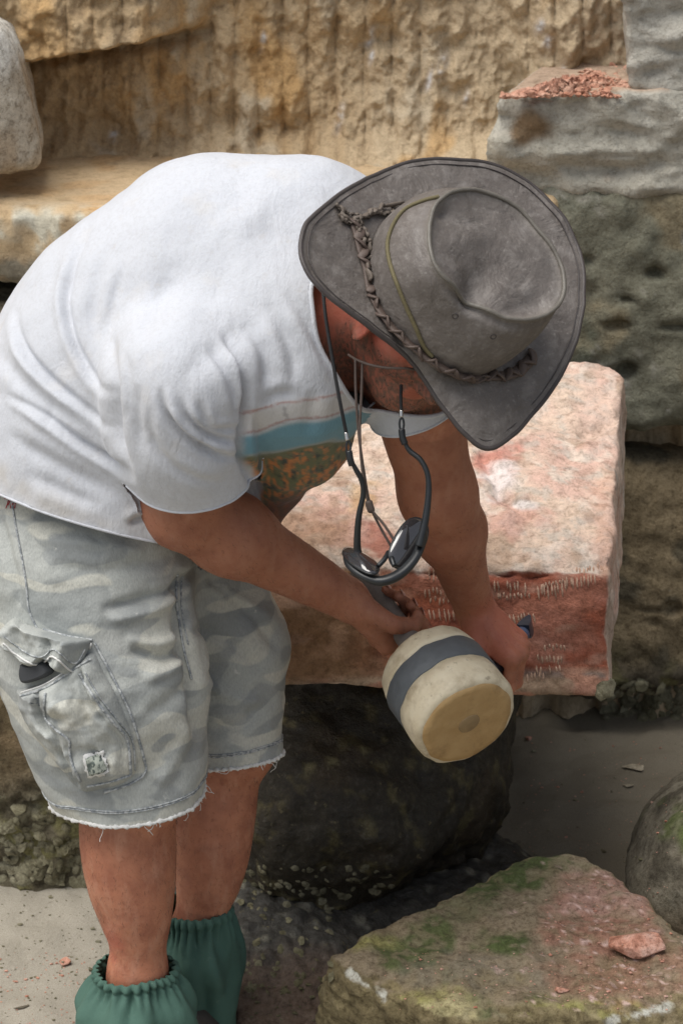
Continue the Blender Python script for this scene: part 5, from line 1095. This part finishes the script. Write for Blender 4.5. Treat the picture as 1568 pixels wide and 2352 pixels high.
gp([(801, 1036, 2.70), (804, 1055, 2.70), (808, 1068, 2.702)], .0042, 'strap_grip', BLK, 10); gp([(922, 986, 2.725), (924, 1005, 2.725), (930, 1020, 2.725)], .0042, 'strap_grip', BLK, 10)
tw = np.interp(np.linspace(0, 1, 50), [0, .15, .5, .9, 1], [.0022, .0032, .0034, .0050, .0055])
gp([(808, 1062, 2.702), (818, 1080, 2.705), (831, 1105, 2.71), (834, 1135, 2.715), (824, 1185, 2.72), (820, 1240, 2.73), (822, 1270, 2.735), (830, 1295, 2.735)], tw, 'temple_arm', BLK, 50)
gp([(928, 1015, 2.725), (940, 1035, 2.725), (965, 1056, 2.722), (980, 1085, 2.72), (984, 1120, 2.72), (980, 1170, 2.72), (972, 1215, 2.72), (962, 1255, 2.72)], tw, 'temple_arm', BLK, 50)
fr = [(792, 1275, 2.745), (806, 1302, 2.725), (840, 1325, 2.71), (878, 1334, 2.705), (918, 1318, 2.71), (950, 1285, 2.72), (968, 1245, 2.735), (974, 1210, 2.75)]
gp(fr, np.interp(np.linspace(0, 1, 50), [0, .1, .5, .9, 1], [.003, .0055, .0085, .0065, .003]), 'frame', BLK, 50, 10, .75)
def lens(c, u, v, n, name):   # a shallow domed disc
    Pp = [c+n*.010]; K = 8; M = 40
    for k in range(1, K+1):
        for i in range(M):
            a = 2*math.pi*i/M; ex = abs(math.cos(a))**.85*np.sign(math.cos(a)); ey = abs(math.sin(a))**.85*np.sign(math.sin(a)); s = k/K; Pp.append(c+u*ex*s+v*ey*s+n*.010*(1-s*s))
    Qq = [(0, 1+(i+1) % M, 1+i) for i in range(M)]+[(1+(k-1)*M+i, 1+(k-1)*M+(i+1) % M, 1+k*M+(i+1) % M, 1+k*M+i) for k in range(1, K) for i in range(M)]
    o = adopt(mk(name, Pp, Qq, LENS), gl); solid(o, .002, 0)
    adopt(tube(Pp[1+(K-1)*M:1+K*M], .0013, 6, 'lens_rim', BLK, closed=True), gl)
l1 = V(938, 1248, 2.738); lens(l1, (V(960, 1192, 2.75)-V(900, 1302, 2.72))/2, (V(972, 1262, 2.745)-V(912, 1228, 2.735))/2, D3(-.5, .4, .8), 'lens')
l2 = V(828, 1288, 2.73); lens(l2, (V(868, 1318, 2.71)-V(790, 1268, 2.76))/2, D3(.25, .35, -.9)*.021, D3(-.4, .85, .3), 'lens')
gp([(868, 1300, 2.715), (882, 1285, 2.72), (892, 1268, 2.73)], .003, 'nose_pad', BLK, 10); gp([(905, 1300, 2.715), (900, 1285, 2.72), (898, 1272, 2.73)], .003, 'nose_pad', BLK, 10)
# ---------------- mallet ----------------
gc = rL(.081, 0, -.029); ml = empty('mallet', gc, 'round pale wooden carving mallet with a blue-grey band, held in the man\'s right hand', 'mallet')
def lathe(o0, ax, prof, name, mat, parent, n=72, attrs=None, wob=0., sc=1.):
    prof = [(a*sc, b_*sc) for a, b_ in prof]
    ax = unit(ax); u = unit(np.cross(ax, cU+cR*.3)); v = np.cross(ax, u); Pp = []
    for s, r in prof:
        for i in range(n): a = 2*math.pi*i/n; Pp.append(o0+ax*s+(u*math.cos(a)+v*math.sin(a))*r)
    Pp = np.array(Pp)
    if wob: Pp = Pp+np.stack([fbm(Pp, 25, 3, seed=j) for j in range(3)], 1)*wob
    m = len(prof); Qq = [(k*n+i, k*n+(i+1) % n, (k+1)*n+(i+1) % n, (k+1)*n+i) for k in range(m-1) for i in range(n)]
    Qq += [tuple(range(n))[::-1], tuple((m-1)*n+i for i in range(n))]
    o = mk(name, Pp, Qq, mat); return adopt(o, parent)
b = NB('mallet_wood', .55); g_ = b.noise(60, 4, stretch=(1, 1, .25)); c = b.mix(g_, (.50, .42, .28), (.66, .60, .46)); c = b.mix(b.ramp(b.noise(20, 5, .7), [(.5, 0), (.7, .75)]), c, (.30, .23, .14)); c = b.mix(b.ramp(b.noise(70, 5, .7), [(.6, 0), (.68, .6)]), c, (.20, .16, .11)); b.col(c); b.bump(b.noise(90, 4), .0015); MW = b.m
b = NB('mallet_end_grain', .6); c = b.mix(b.noise(50, 4), (.34, .205, .075), (.47, .32, .15)); c = b.mix(b.ramp(b.noise(26, 5, .7), [(.55, 0), (.7, .6)]), c, (.22, .13, .05)); b.col(c); b.bump(b.noise(120, 4), .0015); ME = b.m
MB_ = plain('mallet_band', (.085, .095, .105), .6, bsc=90, bd=.001); MH = plain('mallet_handle', (.17, .15, .135), .5, bsc=90)
h0 = gc+mD*.096; L0 = .138; MS = .905
pf = [(0, .030), (.001, .062), (.004, .069), (.010, .073), (.03, .0765), (.041, .0775)]
lathe(h0, mD, pf, 'head', MW, ml, wob=.0020, sc=MS); lathe(h0, mD, [(.0401, .0776), (.042, .0792), (.080, .0810), (.082, .0798)], 'band', MB_, ml, wob=.0020, sc=MS)
lathe(h0, mD, [(.0815, .0795), (.100, .0800), (.122, .0795), (.130, .0775), (.1345, .0735), (.1365, .069)], 'head_rim', MW, ml, wob=.0020, sc=MS)
lathe(h0, mD, [(.130, .070), (.1375, .0695), (.1395, .060), (.1390, .030), (.1385, .0164)], 'end_face', ME, ml, wob=.0020, sc=MS)
lathe(h0, mD, [(.130, .0165), (.1388, .0165), (.1398, .015)], 'handle_end', plain('handle_end_wood', (.27, .185, .09), .7, bsc=90), ml, sc=MS, wob=.0020)
lathe(gc, mD, [(-.105, .010), (-.1, .017), (-.085, .0195), (-.06, .0165), (0, .0150), (.06, .0165), (.102, .021)], 'handle', MH, ml, n=32, wob=.0004)
# ---------------- chisel ----------------
cc_ = lL(.079, 0, -.027); ch = empty('chisel', cc_, 'blue-grey steel stone chisel gripped in the man\'s left hand against the red block', 'chisel')
STL = plain('chisel_steel', (.10, .12, .16), .35, metal=.8, bsc=90); BLU = plain('chisel_blue_paint', (.05, .08, .15), .35, bsc=90)
lathe(cc_, cD, [(-.098, .006), (-.095, .0115), (-.088, .0125), (-.08, .0105), (.045, .0105), (.055, .0100)], 'shaft', STL, ch, n=24)
lathe(cc_, cD, [(.054, .0104), (.058, .0112), (.070, .0112), (.074, .0108)], 'collar', BLU, ch, n=24)
u_ = unit(np.cross(cD, cU)); v_ = np.cross(cD, u_)
Pp = []; 
for s, a_, b__ in ((.079, .0105, .0095), (.090, .0115, .008), (.103, .0125, .004), (.108, .0125, .0012)):
    for i, j in ((-1, -1), (1, -1), (1, 1), (-1, 1)): Pp.append(cc_+cD*s+v_*a_*i+u_*b__*j)
Qq = [(k*4+i, k*4+(i+1) % 4, (k+1)*4+(i+1) % 4, (k+1)*4+i) for k in range(3) for i in range(4)]+[(3, 2, 1, 0), (12, 13, 14, 15)]
adopt(mk('blade', Pp, Qq, STL, smooth=False), ch)
